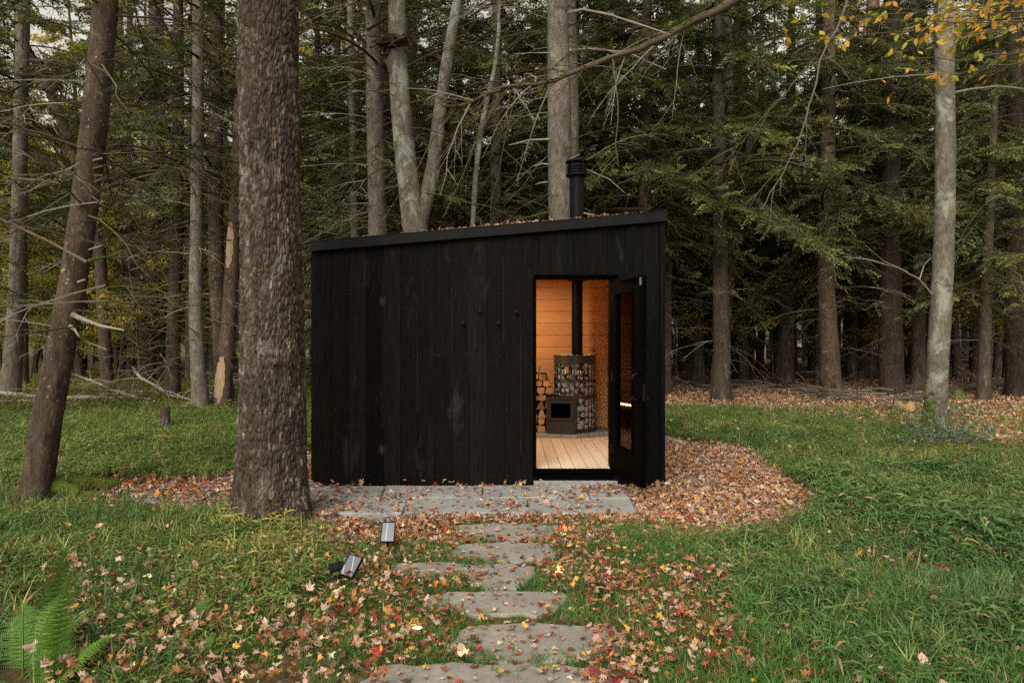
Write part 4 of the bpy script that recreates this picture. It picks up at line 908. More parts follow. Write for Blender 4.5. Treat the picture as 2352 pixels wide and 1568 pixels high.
# mossy limb that sweeps down across the upper middle, grown from the broad dark trunk
Lp = [(1012, 244, 9.4), (1060, 236, 9.5), (1130, 212, 9.8), (1200, 197, 10), (1262, 184, 10.2), (1330, 160, 10.6), (1400, 131, 11), (1470, 110, 11.6), (1530, 84, 12.2), (1580, 52, 13), (1640, 26, 14), (1700, -8, 15.5), (1712, -90, 17.5), (1702, -170, YB*0+EYE*F/(872-784))]
mb = MB(); q = np.array([P(a, b, c) for a, b, c in Lp]); tt = np.linspace(0, 1, 80); s = np.linspace(0, 1, len(q)); q = np.stack([np.interp(tt, s, q[:, k]) for k in range(3)], 1)
q += np.stack([fbm(np.c_[tt*14, tt*0+k, tt*0], 3+k)-.5 for k in range(3)], 1)*.10
tube(mb, q, np.interp(tt, [0, .4, .7, .85, 1], [.015, .034, .060, .10, .15])*(.85+.4*noise(np.c_[tt*40, tt*0, tt*0], 5)), 9, np.array((.08, .058, .038)))
limb = mb.build('limb', M_TWIG, dkt, smooth=True)
mb = MB(); r2 = np.random.default_rng(77)
for i in range(46):
    t = r2.beta(1.3, 1.1)*.75; c = np.array([np.interp(t, tt, q[:, k]) for k in range(3)]); d = np.array((r2.normal(-.5, .6), r2.normal(-.2, .4), r2.normal(-.15, .6)))
    dead_branch(mb, r2, c, d, r2.uniform(.3, 1.9), .010, 2, twigcol(r2, .55), .3, 4, 5)
mb.build('twigs', M_TWIG, limb)
mb = MB()
for i in range(300):
    t = r2.choice((.12, .2, .3, .55, .62, .68, .72, .78))+r2.normal(0, .022); c = np.array([np.interp(t, tt, q[:, k]) for k in range(3)]); rr = np.interp(t, [0, .4, .7, .85, 1], [.015, .034, .06, .10, .15])
    a = r2.normal(0, .8); V = IV*np.array((.03, .03, .018))*r2.uniform(.5, 1.1)*(rr/.05)**.5+c+np.array((0, rr*math.sin(a), rr*math.cos(a))); mb.add(V, IF)
mb.build('moss', M_MOSS, limb)
# long hanging broken boughs in the right wood
for nm, lab, L_, r0, r1, col in (
  ('hanging_branch', 'long broken bough hanging down in front of the right wood, curved like a bow', [(1952, -10, 13.5), (1926, 60, 13.4), (1900, 100, 13.3), (1884, 150, 13.2), (1868, 215, 13.1), (1852, 275, 13), (1832, 335, 12.9), (1795, 395, 12.9), (1765, 440, 12.8), (1746, 484, 12.8)], .024, .007, np.array((.11, .10, .08))),
  ('hanging_branch', 'thin mossy bough slanting down to the left behind the bow shaped one', [(1890, 115, 13.6), (1850, 160, 13.9), (1800, 220, 14.2), (1750, 275, 14.4), (1700, 325, 14.6), (1660, 352, 14.8)], .016, .005, np.array((.08, .085, .035)))):
    mb = MB(); q = np.array([P(a, b, c) for a, b, c in L_]); t2 = np.linspace(0, 1, 40); s = np.linspace(0, 1, len(q)); q = np.stack([np.interp(t2, s, q[:, k]) for k in range(3)], 1)
    q += np.stack([fbm(np.c_[t2*9, t2*0+k, t2*0], 9+k)-.5 for k in range(3)], 1)*.12
    tube(mb, q, np.linspace(r0, r1, 40), 6, col)
    for i in range(9):
        c = q[r2.integers(5, 38)]; dead_branch(mb, r2, c, (r2.normal(-.3, .6), r2.normal(0, .4), r2.normal(-.5, .4)), r2.uniform(.3, 1.1), .008, 1, col, .2)
    tag(mb.build(nm, M_TWIG, origin=tuple(q[0])), lab, 'branch')
# beech at the right outside the frame, its yellow leaves hang into the picture
by_ = thing('beech_tree', 'young beech reaching in from the right with large yellow leaves on thin twigs', 'tree', (5.6, 6.3, 0))
mb = MB(); trunk(mb, [(5.6, 6.3, -.05), (5.5, 6.3, 3), (5.5, 6.2, 5.5), (5.3, 6.2, 9)], [.09, .075, .05, .015], 18, .1, .004, 8, .6, .3, 61); mb.build('trunk', BARK['lichen'], by_, smooth=True)
mb = MB(); lm = MB(); r2 = np.random.default_rng(62); LP_, LD_ = [], []
for px0, py0, px1, py1, Y in ((2440, 40, 1835, 100, 6.0), (2440, 20, 1890, 60, 6.3), (2440, 70, 2020, 75, 5.8), (2440, 100, 2060, 145, 5.7), (2440, 120, 2200, 170, 5.9), (2440, 0, 1960, 30, 6.2), (2440, 60, 2210, 110, 5.6), (2440, 10, 2100, 8, 5.9), (2440, -20, 2200, 40, 5.7)):
    a, b = P(px0, py0, Y), P(px1, py1, Y+r2.uniform(-.2, .2)); a0 = np.array((5.48, 6.25, a[2]-.15))
    t = np.linspace(0, 1, 12); q = np.where(t[:, None] < .2, a0+(a-a0)*t[:, None]/.2, a+(b-a)*(t[:, None]-.2)/.8)+np.cumsum(r2.normal(0, .014, (12, 3)), 0)
    tube(mb, q, .010*(1-.85*t)+.001, 4, (.10, .085, .07))
    for k in range(15):
        i = r2.integers(2, 12); d = nrm(np.array((r2.normal(-.7, .5), r2.normal(0, .6), r2.normal(-.1, .25)))); l = r2.uniform(.12, .42)
        tube(mb, np.stack([q[i], q[i]+d*l*.5, q[i]+d*l-(0, 0, .03)]), (.003, .002, .001), 3, (.10, .08, .06))
        for u in np.arange(.25, 1.01, .25):
            if r2.random() < .66: LP_.append(q[i]+d*l*u); LD_.append(d*.6+r2.normal(0, .55, 3)-(0, 0, .25))
n = len(LP_); YC = np.array([(.80, .50, .05), (.78, .42, .07), (.62, .50, .06), (.36, .42, .06), (.68, .34, .10)]); ci = r2.choice(5, n, p=[.42, .2, .16, .14, .08])
mb.build('branches', M_TWIG, by_)
LPa, LDa = np.array(LP_), nrm(np.array(LD_)); ov = np.array([(0, 0, 0), (-.24, .28, .05), (-.27, .55, .04), (0, 1, -.06), (.27, .55, .04), (.24, .28, .05), (0, .4, 0)])
for a in range(n):
    d = LDa[a]; nn = nrm(np.array((0, 0, 1.))+r2.normal(0, .6, 3)); s = nrm(np.cross(d, nn)); u = np.cross(s, d); sz = r2.uniform(.055, .088)
    lm.add(LPa[a]+sz*(ov[:, :1]*s+ov[:, 1:2]*d+ov[:, 2:]*u), [(6, 1, 0), (6, 2, 1), (6, 3, 2), (6, 4, 3), (6, 5, 4), (6, 0, 5)], YC[ci[a]]*r2.uniform(.75, 1.15))
lm.build('leaves', M_LEAF, by_)
# ---------------------------------------------------------------- forest behind
hx_ = np.array([o.location[:2] for o in sc.objects if o.get('category') == 'tree']); placed = [tuple(p) for p in hx_]
rf2 = np.random.default_rng(2024); extra = [(rf2.uniform(-.74, -.28), rf2.uniform(25, 44)) for _ in range(46)]+[(rf2.uniform(-.2, .12), rf2.uniform(26, 44)) for _ in range(16)]
ZL = {'left': 'slender shadowed trunk deep in the forest left of the cabin', 'mid': 'dark hemlock in the dense forest behind the cabin roof', 'right': 'dark hemlock deep in the shaded forest right of the cabin'}
def zone(x, y):
    px = 1176+x/y*F; return 'left' if px < 700 else 'mid' if px < 1530 else 'right'
def free(x, y, d):
    return all((x-a)**2+(y-b)**2 > d*d for a, b in placed)
plant_tree('h0', 'hemlock_tree', 'hemlock just outside the left edge whose dark boughs reach into the picture', (-11.6, 12.2, 0), 1.0, .85)
for u, y in extra:
    x = u*y; zn = zone(x, y)
    if zn == 'right' or not free(x, y, 1.6): continue
    k = rf2.choice(('b0', 'b2', 'b0', 'b1'))
    plant_tree(k, 'broadleaf_tree', {'left': 'yellow green broadleaf tree glowing far back left of the cabin', 'mid': 'yellowing broadleaf tree far behind the cabin roof'}[zn], (x, y, 0), rf2.uniform(0, 6.28), rf2.uniform(.7, 1.1), 'yellowing broadleaf trees'+{'left': ' deep in the wood on the left', 'mid': ' behind the cabin'}[zn])
    placed.append((x, y))
tries = 0; cnt = 0
while cnt < 178 and tries < 9000:
    tries += 1; y = 17+40*rf2.random()**1.15; x = rf2.uniform(-.82, .82)*y
    zn = zone(x, y); dmin = 2.0 if y < 40 else 2.6
    if zn == 'left' and (y < 21 or rf2.random() < .25): continue
    if zn == 'mid' and y < 28 and rf2.random() < .45: continue
    if not free(x, y, dmin): continue
    u = rf2.random()
    if zn == 'left': key = 'd0' if u < .07 else 'h4' if u < .24 else 'h3' if u < .42 else 'b0' if u < .70 else 'b2' if u < .93 else 'b1'
    elif zn == 'mid': key = 'h0' if u < .16 else 'h1' if u < .34 else 'h2' if u < .46 else 'h3' if u < .56 else 'd0' if u < .62 else 'b1' if u < .78 else 'b0' if u < .90 else 'b2'
    else: key = 'h0' if u < .26 else 'h1' if u < .50 else 'h2' if u < .66 else 'h3' if u < .74 else 'd0' if u < .80 else 'b1' if u < .9 else 'b2'
    if y > 38 and u > .45: key = rf2.choice(('b0', 'b2', 'b1'))
    if y < 24 and key[0] == 'b': key = 'd0' if zn == 'left' else 'h1'
    ever = key[0] in 'hd'
    lab = ZL[zn] if ever else {'left': 'yellow green broadleaf tree glowing far back left of the cabin', 'mid': 'yellowing broadleaf tree far behind the cabin roof', 'right': 'yellow broadleaf tree far back in the right wood'}[zn]
    plant_tree(key, 'hemlock_tree' if ever else 'broadleaf_tree', lab, (x, y, 0), rf2.uniform(0, 6.28), rf2.uniform(.8, 1.2), ('evergreens' if ever else 'yellowing broadleaf trees')+{'left': ' deep in the wood on the left', 'mid': ' behind the cabin', 'right': ' deep in the wood on the right'}[zn])
    placed.append((x, y)); cnt += 1
for px in (60, 130, 170, 225, 260, 310, 420, 440, 580, 640, 690, 1545, 1765, 1830, 1870):
    y = rf2.uniform(22, 30); x = (px-1176)/F*y; zn = zone(x, y)
    if not free(x, y, .8): continue
    plant_tree(rf2.choice(('s0', 's1', 's0', 's2')), 'sapling', {'left': 'yellow green leafy sapling low in the understory left of the cabin', 'right': 'small yellow sapling low in the understory right of the cabin'}[zn], (x, y, 0), rf2.uniform(0, 6.28), rf2.uniform(.75, 1.15), {'left': 'understory saplings on the left', 'right': 'understory saplings on the right'}[zn])
    placed.append((x, y))
tries = cnt = 0
while cnt < 56 and tries < 3000:
    tries += 1; y = rf2.uniform(22, 55); x = rf2.uniform(-.8, .8)*y; zn = zone(x, y)
    if rf2.random() < (.15 if zn == 'left' else .55 if zn == 'mid' else .8): continue
    if not free(x, y, 1.3): continue
    key = rf2.choice(('s0', 's1', 's2'))
    plant_tree(key, 'sapling', {'left': 'yellow green leafy sapling low in the understory left of the cabin', 'mid': 'leafy sapling behind the cabin', 'right': 'small yellow sapling low in the understory right of the cabin'}[zn], (x, y, 0), rf2.uniform(0, 6.28), rf2.uniform(.7, 1.3), {'left': 'understory saplings on the left', 'mid': 'understory saplings behind the cabin', 'right': 'understory saplings on the right'}[zn])
    placed.append((x, y)); cnt += 1
# ---------------------------------------------------------------- ground cover
rc = np.random.default_rng(99)
def px_of(x, y): return 1176+x/y*F, 784+EYE/y*F
def samp(n, y0, y1, px0=-560, px1=2912, bias=1.0):        # random ground points inside the view, y0..y1 metres away
    u = rc.random(n); y = (y0**bias+(y1**bias-y0**bias)*u)**(1/bias); px = rc.uniform(px0, px1, n)
    return (px-1176)/F*y, y
def fuzzy(x, y, poly, s=.12):
    e = np.minimum(s*(y/6), .5); return inpoly(x+rc.normal(0, 1, len(x))*e, y+rc.normal(0, 1, len(x))*e*1.3, poly)
def pl(*p): return [G(*q) for q in p]
CAB = [(X0-.02, Y0-.03), (X1+.03, Y0-.03), (X1+.03, Y1+.1), (X0-.02, Y1+.1)]
PATIO = pl((640, 1124), (1440, 1124), (1470, 1188), (625, 1188))
FRONT = pl((600, 1192), (1500, 1200), (1600, 1232), (1700, 1262), (1660, 1330), (1700, 1420), (1840, 1500), (2060, 1568), (2100, 1640), (380, 1640), (400, 1560), (480, 1470), (590, 1390), (720, 1310), (770, 1260), (700, 1222))
LEFTY = pl((-720, 1215), (200, 1185), (520, 1185), (680, 1215), (760, 1260), (750, 1330), (640, 1400), (520, 1470), (440, 1560), (420, 1640), (-720, 1640))
YELLOWISH = pl((380, 1290), (600, 1262), (690, 1300), (640, 1380), (520, 1460), (340, 1530), (150, 1560), (120, 1500), (240, 1400))
stones_ = [o for o in sc.objects if o.name.split('.')[0] == 'stepping_stone']
SPOLY = []
for o in stones_:
    n = (len(o.data.vertices)-1)//3; SPOLY.append([(o.location.x+v.co.x, o.location.y+v.co.y) for v in o.data.vertices[:n]])
def onstone(x, y):
    r = inpoly(x, y, PATIO)
    for p in SPOLY: r |= inpoly(x, y, p)
    return r
trees_xy = [(o.location.x, o.location.y) for o in sc.objects if o.get('category') == 'tree']
def patch(x, y, k, s): return fbm(np.c_[x*k, y*k, x*0], s, 3)
# --- leaf templates
def fan(ang_r, curl, seed):
    r = np.random.default_rng(seed); a = np.radians([q[0] for q in ang_r]); q = np.array([q[1] for q in ang_r])*r.uniform(.9, 1.1, len(ang_r))
    P2 = np.c_[q*np.cos(a), q*np.sin(a)]; V = np.r_[[[0, 0]], P2]; ax = r.uniform(0, 3.14); u = V[:, 0]*math.cos(ax)+V[:, 1]*math.sin(ax); w_ = -V[:, 0]*math.sin(ax)+V[:, 1]*math.cos(ax)
    z = curl[0]*u**2+curl[1]*w_**2+r.normal(0, .11, len(V)); V = np.c_[V*(1-.12*np.abs(z[:, None])), z]
    n = len(P2); return V*.55, [[(0, 1+i, 1+(i+1) % n) for i in range(n)]]
MAP = [(90, 1.0), (74, .52), (60, .6), (44, .95), (27, .5), (6, .72), (-20, .42), (-60, .4), (-720, .30), (-120, .4), (200, .42), (174, .72), (153, .5), (136, .95), (120, .6), (106, .52)]
OVA = [(90, 1.0), (60, .72), (30, .52), (-10, .45), (-50, .55), (-720, .8), (230, .55), (190, .45), (150, .52), (120, .72)]
TPL = [fan(MAP, c, i) for i, c in enumerate(((.35, .1), (-.3, -.3), (.6, -.2), (.9, .3), (-.6, .15), (.2, .7)))]+[fan(OVA, c, 20+i) for i, c in enumerate(((.5, .1), (.8, -.1), (-.5, .2)))]
TPW = np.array([1, 1, 1, 1, .8, 1, .6, .6, .5]); TPW /= TPW.sum()
LITE = [fan([(90, 1), (40, .6), (0, .45), (-60, .6), (-100, .7), (180, .5), (140, .6)], c, 50+i) for i, c in enumerate(((.6, .1), (-.5, -.2), (.8, -.3)))]
LC = {'beige': (.43, .31, .235), 'pink': (.42, .26, .215), 'cream': (.52, .41, .26), 'tan': (.33, .19, .105), 'rust': (.30, .13, .06), 'orange': (.44, .19, .055), 'red': (.33, .05, .032), 'darkred': (.17, .04, .028), 'yellow': (.56, .34, .06), 'brown': (.10, .055, .034)}
MIXF = dict(beige=.14, pink=.09, cream=.05, tan=.18, rust=.20, orange=.06, red=.075, darkred=.12, yellow=.025, brown=.12)
MIXP = dict(beige=.16, pink=.14, cream=.11, tan=.24, rust=.22, orange=.08, red=.025, darkred=.05, yellow=.02, brown=.07)
MIXW = dict(beige=.12, pink=.09, cream=.07, tan=.40, rust=.22, brown=.14)
def leafcol(n, mx):
    k = list(mx); p = np.array([mx[q] for q in k]); i = rc.choice(len(k), n, p=p/p.sum()); return np.array([LC[q] for q in k])[i]*rc.uniform(.7, 1.2, (n, 1))
def litter(mb, x, y, z, size, mx, tpl=TPL, wts=TPW, tilt=.5):
    n = len(x); k = rc.choice(len(tpl), n, p=wts); col = leafcol(n, mx); sz = size*rc.uniform(.5, 1.4, n)
    for t in range(len(tpl)):
        m = k == t; c = int(m.sum())
        if not c: continue
        inst(mb, tpl[t][0], tpl[t][1], np.c_[x[m], y[m], z[m]], rc.uniform(0, 6.28, c), rc.normal(0, tilt, (c, 2)), sz[m], col[m], zs=rc.uniform(.4, 1.5, c))
mb = MB()
# front: leaves between the stones, thinner on the stones and on the patio
x, y = samp(38000, 2.7, 6.0, bias=2); k = fuzzy(x, y, FRONT, .34); x, y = x[k], y[k]
d = .16+.62*np.clip((patch(x, y, 2.0, 5)-.36)*3.2, 0, 1); px, py = px_of(x, y)
d *= np.where(px > 1330, .55, 1)*np.where((px > 640) & (px < 900) & (py > 1330), 1.35, 1)
st_ = onstone(x, y); d = np.where(st_, .26*(.2+1.3*patch(x, y, 2.2, 9)), d)
k = rc.random(len(x)) < d; k &= ~((np.abs(x-G(785, 1340)[0]) < .10) & (np.abs(y-G(785, 1340)[1]) < .14)); x, y, st_ = x[k], y[k], st_[k]
px, py = px_of(x, y); lift = np.where(px > 1380, .075, .03)*rc.random(len(x))
m = st_; litter(mb, x[m], y[m], .024+rc.uniform(0, .008, m.sum()), .045, MIXF, tilt=.14)
m = ~st_; litter(mb, x[m], y[m], .016+rc.uniform(0, .02, m.sum())+lift[m], .046, MIXF, tilt=.36)
x, y = samp(3000, 5.6, 7.06, 600, 1500); k = inpoly(x, y, PATIO) & (rc.random(len(x)) < .10+.60*np.clip((patch(x, y, 1.6, 31)-.40)*4, 0, 1)); litter(mb, x[k], y[k], .045+rc.uniform(0, .010, k.sum()), .052, MIXF, tilt=.2)
x, y = samp(5200, 5.0, 5.9, 640, 1600); k = (patch(x, y, 1.5, 33) > .42) & ~onstone(x, y); litter(mb, x[k], y[k], .012+rc.uniform(0, .03, k.sum()), .055, MIXF)
for poly, n, a, b, mx in ((PAD_R, 135000, 4.6, 11, MIXP), (PAD_L, 76000, 5.5, 10.2, MIXF)):
    x, y = samp(n, a, b, bias=1.6); k = fuzzy(x, y, poly, .10) & ~inpoly(x, y, CAB) & ~inpoly(x, y, PATIO); x, y = x[k], y[k]
    k = rc.random(len(x)) < np.where(patch(x, y, 1.1, 13) > .34, 1, .7)*(1 if poly is PAD_R else .7); x, y = x[k], y[k]
    litter(mb, x, y, .012+rc.uniform(0, .035, len(x)), .060, mx, tilt=.45)
# thin scatter over the grass, denser on the yellowish strip and at the right edge
x, y = samp(7300, 2.8, 16, bias=1.3); k = ~inpoly(x, y, CAB) & ~inpoly(x, y, FRONT) & (rc.random(len(x)) < .18+.5*np.clip((patch(x, y, .8, 17)-.5)*4, 0, 1)); litter(mb, x[k], y[k], rc.uniform(.05, .13, k.sum()), .066, MIXP, tilt=.6)
x, y = samp(3600, 2.8, 4.6, 1350, 2250); px, py = px_of(x, y); k = rc.random(len(x)) < np.clip((patch(x, y, 2.2, 41)-.36)*3, .05, 1)*np.clip((2300-px)/700, 0, 1); litter(mb, x[k], y[k], rc.uniform(.05, .12, k.sum()), .052, MIXF, tilt=.45)
x, y = samp(1700, 2.8, 4.6, 100, 900); k = rc.random(len(x)) < .45; litter(mb, x[k], y[k], rc.uniform(.06, .14, k.sum()), .058, MIXP, tilt=.6)
RE = pl((2180, 985), (2240, 955), (3150, 950), (3150, 1040), (2300, 1030)); x, y = samp(25000, 8.5, 15, 2100, 3000); k = fuzzy(x, y, RE, .3); litter(mb, x[k], y[k], rc.uniform(.03, .11, k.sum()), .085, MIXP, tilt=.5)
# brown leaf bed of the wood on the right
x, y = samp(112000, 12.2, 42, 1480, 3000, bias=1.1); k = fuzzy(x, y, pl((1500, 931), (1760, 938), (2060, 962), (2200, 968), (3150, 950), (3150, 838), (1500, 838)), .3); x, y = x[k], y[k]
litter(mb, x, y, rc.uniform(.005, .05, len(x)), .10+.035*(y/14-1), MIXW, LITE, np.ones(3)/3, .4)
x, y = samp(7500, 14, 30, -500, 720); litter(mb, x, y, rc.uniform(.02, .09, len(x)), .10, MIXW, LITE, np.ones(3)/3, .5)
tag(mb.build('leaf_litter', M_LITTER), 'fallen maple leaves in pink, tan, rust and red covering path, gravel and wood floor', 'fallen leaves', kind='stuff')
mb = MB(); n = 3600; xx = rc.uniform(X0+.4, X1-.02, n); yy = Y0-.01+(Y1-Y0-.2)*rc.random(n)**1.6; dn_ = np.clip((xx+1.5)/.9, .12, 1)*np.clip((1.42-xx)/.22, 0.02, 1); k = rc.random(n) < dn_; xx, yy = xx[k], yy[k]
litter(mb, xx, yy, zt(xx)+.006+rc.uniform(0, .022, len(xx))*np.clip((xx+2)/1.5, .2, 1), .06, MIXP, tilt=.45)
tag(mb.build('roof_leaf_litter', M_LITTER), 'dry fallen leaves lying on the sloping cabin roof', 'fallen leaves', kind='stuff')
# a few standout leaves
for (px, py, z, colr, sz, ti, lab) in (
  (1062, 1538, .085, 'cream', .085, (1.25, .1), 'upright pale yellow leaf standing on the nearest stepping stone'),
  (1530, 1331, .06, 'yellow', .085, (.5, .2), 'bright yellow curled leaf in the grass right of the path'),
  (1050, 1246, .06, 'red', .075, (.5, -.2), 'bright red leaf beside the far left edge of the upper stepping stones'),
  (918, 1447, .07, 'red', .08, (.6, .4), 'red leaf in the grass next to the left glowing spotlight'),
  (1105, 1508, .05, 'red', .07, (.3, .3), 'red leaf on the front left edge of the largest stepping stone'),
  (1205, 1462, .06, 'yellow', .07, (.3, -.2), 'yellow leaf on the back edge of the largest stepping stone'),
  (870, 1540, .09, 'red', .09, (.7, .3), 'large red leaf in front of the grass tuft at the lower left of the path'),
  (690, 1372, .10, 'orange', .085, (.5, .1), 'orange leaf lying flat in the grass left of the tilted solar light')):
    x, y = G(px, py); mb = MB(); t = TPL[6] if 'yellow' in colr or colr == 'cream' else TPL[1]
    inst(mb, t[0], t[1], np.array([[x, y, z]]), np.array([.4 if sz > .08 else 2.2]), np.array([ti]), np.array([sz]), np.array([LC[colr]]))
    tag(mb.build('fallen_leaf', M_LITTER, origin=(x, y, z)), lab, 'leaf')
# --- grass templates: leafy stilt grass and thin tufts
def stilt(seed, nl=7):
    r = np.random.default_rng(seed); V, Q, T, c = [], [], [], []
    h = r.uniform(.8, 1.1); le = r.normal(0, .28, 2)
    st = lambda u: np.array((le[0]*u*u*h, le[1]*u*u*h, h*u*(1-.12*u)))
    for i in range(nl):
        u = .3+.7*(i+.5)/nl; b = st(u); a = i*2.6+r.normal(0, .5); L = r.uniform(.42, .62); W = r.uniform(.05, .085); e = r.uniform(-.05, .55)
        d = np.array((math.cos(a), math.sin(a), 0)); s = np.array((-math.sin(a), math.cos(a), r.normal(0, .35))); s /= np.linalg.norm(s); up = np.array((0, 0, 1.))
        m = b+d*L*.45+up*L*(.45*e); t = b+d*L+up*L*(e-.45*r.uniform(.4, 1.3)); o = len(V)
        V += [b, m+s*W*.5+up*.01, m-s*W*.5+up*.01, b+d*L*.75+up*L*(.6*e-.08)+s*W*.36, b+d*L*.75+up*L*(.6*e-.08)-s*W*.36, t]
        T += [(o, o+2, o+1), (o+3, o+4, o+5)]; Q += [(o+1, o+2, o+4, o+3)]; c += [r.uniform(.75, 1.25)]*6
    o = len(V); V += [(-.012, 0, 0), (.012, 0, 0), st(1)]; T += [(o, o+1, o+2)]; c += [.8]*3
    return np.array(V), [T, Q], np.array(c)
def tuft(seed, nb=9):
    r = np.random.default_rng(seed); V, Q, T, c = [], [], [], []
    for i in range(nb):
        a = r.uniform(0, 6.28); l = r.uniform(.55, 1.1); o_ = r.uniform(.1, .75); b = np.array((r.normal(0, .10), r.normal(0, .10), 0)); d = np.array((math.cos(a), math.sin(a), 0)); s = np.array((-math.sin(a), math.cos(a), 0))*.016
        m = b+d*o_*l*.3+(0, 0, l*.55); t = b+d*o_*l+(0, 0, l*(1-.45*o_)); k = len(V); V += [b-s, b+s, m+s*.85, m-s*.85, t]; Q += [(k, k+1, k+2, k+3)]; T += [(k+3, k+2, k+4)]; c += [r.uniform(.75, 1.25)]*5
    return np.array(V), [T, Q], np.array(c)
ST = [stilt(i) for i in range(6)]; TU = [tuft(i) for i in range(5)]
def scatter(mb, tpl, x, y, size, col, z=0, tilt=.18, zs=(.8, 1.2)):
    n = len(x); k = rc.integers(0, len(tpl), n)
    for t in range(len(tpl)):
        m = k == t; c = int(m.sum())
        if c: inst(mb, tpl[t][0], tpl[t][1], np.c_[x[m], y[m], np.full(c, z)], rc.uniform(0, 6.28, c), rc.normal(0, tilt, (c, 2)), size[m], col[m], 0, tpl[t][2], rc.uniform(zs[0], zs[1], c))
def clear(x, y, extra=()):
    r = ~inpoly(x, y, CAB) & ~onstone(x, y) & ~inpoly(x, y, GRAVEL)
    for p in extra: r &= ~fuzzy(x, y, p, .1)
    for a, b in trees_xy:
        if b < 18: r &= (x-a)**2+(y-b)**2 > .035
    return r
def gcol(x, y, a, b, k=.9, s=3, var=.3):
    t = np.clip((patch(x, y, k, s)-.35)*3.2, 0, 1)[:, None]; c = np.asarray(a)*(1-t)+np.asarray(b)*t
    c = c*rc.uniform(1-var, 1+var, (len(x), 1)); dry = rc.random(len(x)) < .06; c[dry] = np.array((.30, .20, .09))*rc.uniform(.7, 1.2, (dry.sum(), 1)); return c
G1, G2, G3, G4 = (.064, .125, .036), (.125, .178, .040), (.30, .27, .07), (.070, .155, .030)
mb = MB()
def meadow(n, y0, y1, p0, p1, size, ca, cb, bias=1.6, extra=(), poly=None, tpl=ST, k=.9, s=3, keep=1.0, szn=.5):
    x, y = samp(n, y0, y1, p0, p1, bias); m = clear(x, y, extra)
    if poly is not None: m &= fuzzy(x, y, poly, .15)
    x, y = x[m], y[m]
    h = size*(1+szn*(patch(x, y, 1.2, s+60)-.5)*2)*rc.uniform(.75, 1.2, len(x)); scatter(mb, tpl, x, y, h, gcol(x, y, ca, cb, k, s))
FERNS = tuple([(a+.24*math.cos(t), b+.16*math.sin(t)-.05) for t in np.linspace(0, 6.28, 9)[:-1]] for a, b in (G(112, 1590), G(108, 1500), (-2.2, 3.08), G(432, 1462)))
G5 = (.19, .215, .055)
RIGHT = pl((1480, 934), (1700, 942), (1780, 952), (1960, 985), (2140, 1003), (3150, 1012), (3150, 1640), (1990, 1640), (1850, 1510), (1690, 1410), (1650, 1330), (1690, 1262), (1800, 1222), (1890, 1190), (1900, 1150), (1790, 1092), (1690, 1028), (1480, 1015))
meadow(42968, 2.8, 7.5, 1480, 3050, .15, G1, (.105, .17, .05), 2, (PAD_R,), RIGHT, szn=1.0)
meadow(39030, 7, 15.5, 1440, 3050, .125, G1, G2, 1.8, (PAD_R,), RIGHT)
meadow(4500, 9, 14.2, 1700, 2330, .13, G2, G3, 1.5, (), pl((1750, 958), (1950, 985), (2160, 1005), (2160, 1035), (1900, 1025), (1760, 990)), s=8)
meadow(7485, 9, 12.5, 2100, 3050, .12, (.08, .11, .03), G3, 1.5, (), None)
# left foreground: taller and yellowing
meadow(39545, 2.8, 6.6, -650, 800, .12, (.058, .122, .030), (.115, .165, .040), 2, (PAD_L,) + FERNS, LEFTY, szn=.9)
meadow(3600, 3.0, 5.2, 60, 760, .13, (.20, .20, .05), (.36, .30, .11), 2, FERNS, YELLOWISH, s=4, szn=.8)  # patch of yellow to tan grass
# left meadow beyond the gravel
LM = pl((-720, 926), (760, 920), (760, 1030), (640, 1052), (545, 1085), (470, 1106), (250, 1102), (100, 1120), (-720, 1140))
meadow(57071, 6.4, 17, -650, 760, .15, G2, (.10, .14, .035), 1.8, (PAD_L,), LM, s=12)
meadow(15107, 14, 34, -650, 760, .26, (.09, .11, .025), (.17, .17, .035), 1.3, (), None, s=14)
meadow(5833, 16, 40, 1500, 3050, .25, (.06, .08, .02), G2, 1.2, (), None, s=15) if False else None
x, y = samp(12600, 2.8, 15, bias=1.6); m = clear(x, y, (PAD_R, PAD_L)+FERNS) & ~inpoly(x, y, FRONT); x, y = x[m], y[m]
scatter(mb, TU, x, y, .22*rc.uniform(.6, 1.35, len(x)), gcol(x, y, G1, G5, 1.5, 24), tilt=.3)
a = rc.uniform(0, 6.28, 260); rr_ = rc.uniform(.30, .46, 260); x, y = trees_xy[0][0]+rr_*np.cos(a), trees_xy[0][1]+rr_*np.sin(a); m = (x < trees_xy[0][0]+.24); x, y = x[m], y[m]
scatter(mb, TU, x, y, .17*rc.uniform(.6, 1.3, len(x)), gcol(x, y, G2, G3, 1.5, 25), tilt=.3); scatter(mb, ST, x, y, .16*rc.uniform(.6, 1.3, len(x)), gcol(x, y, G2, G3, 1.5, 26), tilt=.3)
# fine grass among the leaves by the path
x, y = samp(36400, 2.75, 5.7, bias=2); px, py = px_of(x, y); m = fuzzy(x, y, FRONT, .1) & clear(x, y) & (rc.random(len(x)) < np.clip((patch(x, y, 1.7, 71)-.37)*6, .08, 1)*np.where(px > 1400, 1, .8)); x, y = x[m], y[m]
scatter(mb, TU, x, y, .085*rc.uniform(.6, 1.3, len(x)), gcol(x, y, G4, (.10, .17, .04), 1.5, 21), tilt=.25)
x, y = samp(7000, 2.75, 5.4, 1420, 2150, bias=2); m = fuzzy(x, y, FRONT, .3) & clear(x, y); x, y = x[m], y[m]; scatter(mb, TU, x, y, .12*rc.uniform(.6, 1.3, len(x)), gcol(x, y, G4, G2, 1.5, 22), tilt=.3)
x, y = samp(8800, 2.75, 4.2, 1700, 3000, bias=2); x, y = x[clear(x, y)], y[clear(x, y)]; scatter(mb, TU, x, y, .17*rc.uniform(.6, 1.3, len(x)), gcol(x, y, G4, (.10, .18, .06), 1.5, 23), tilt=.35)
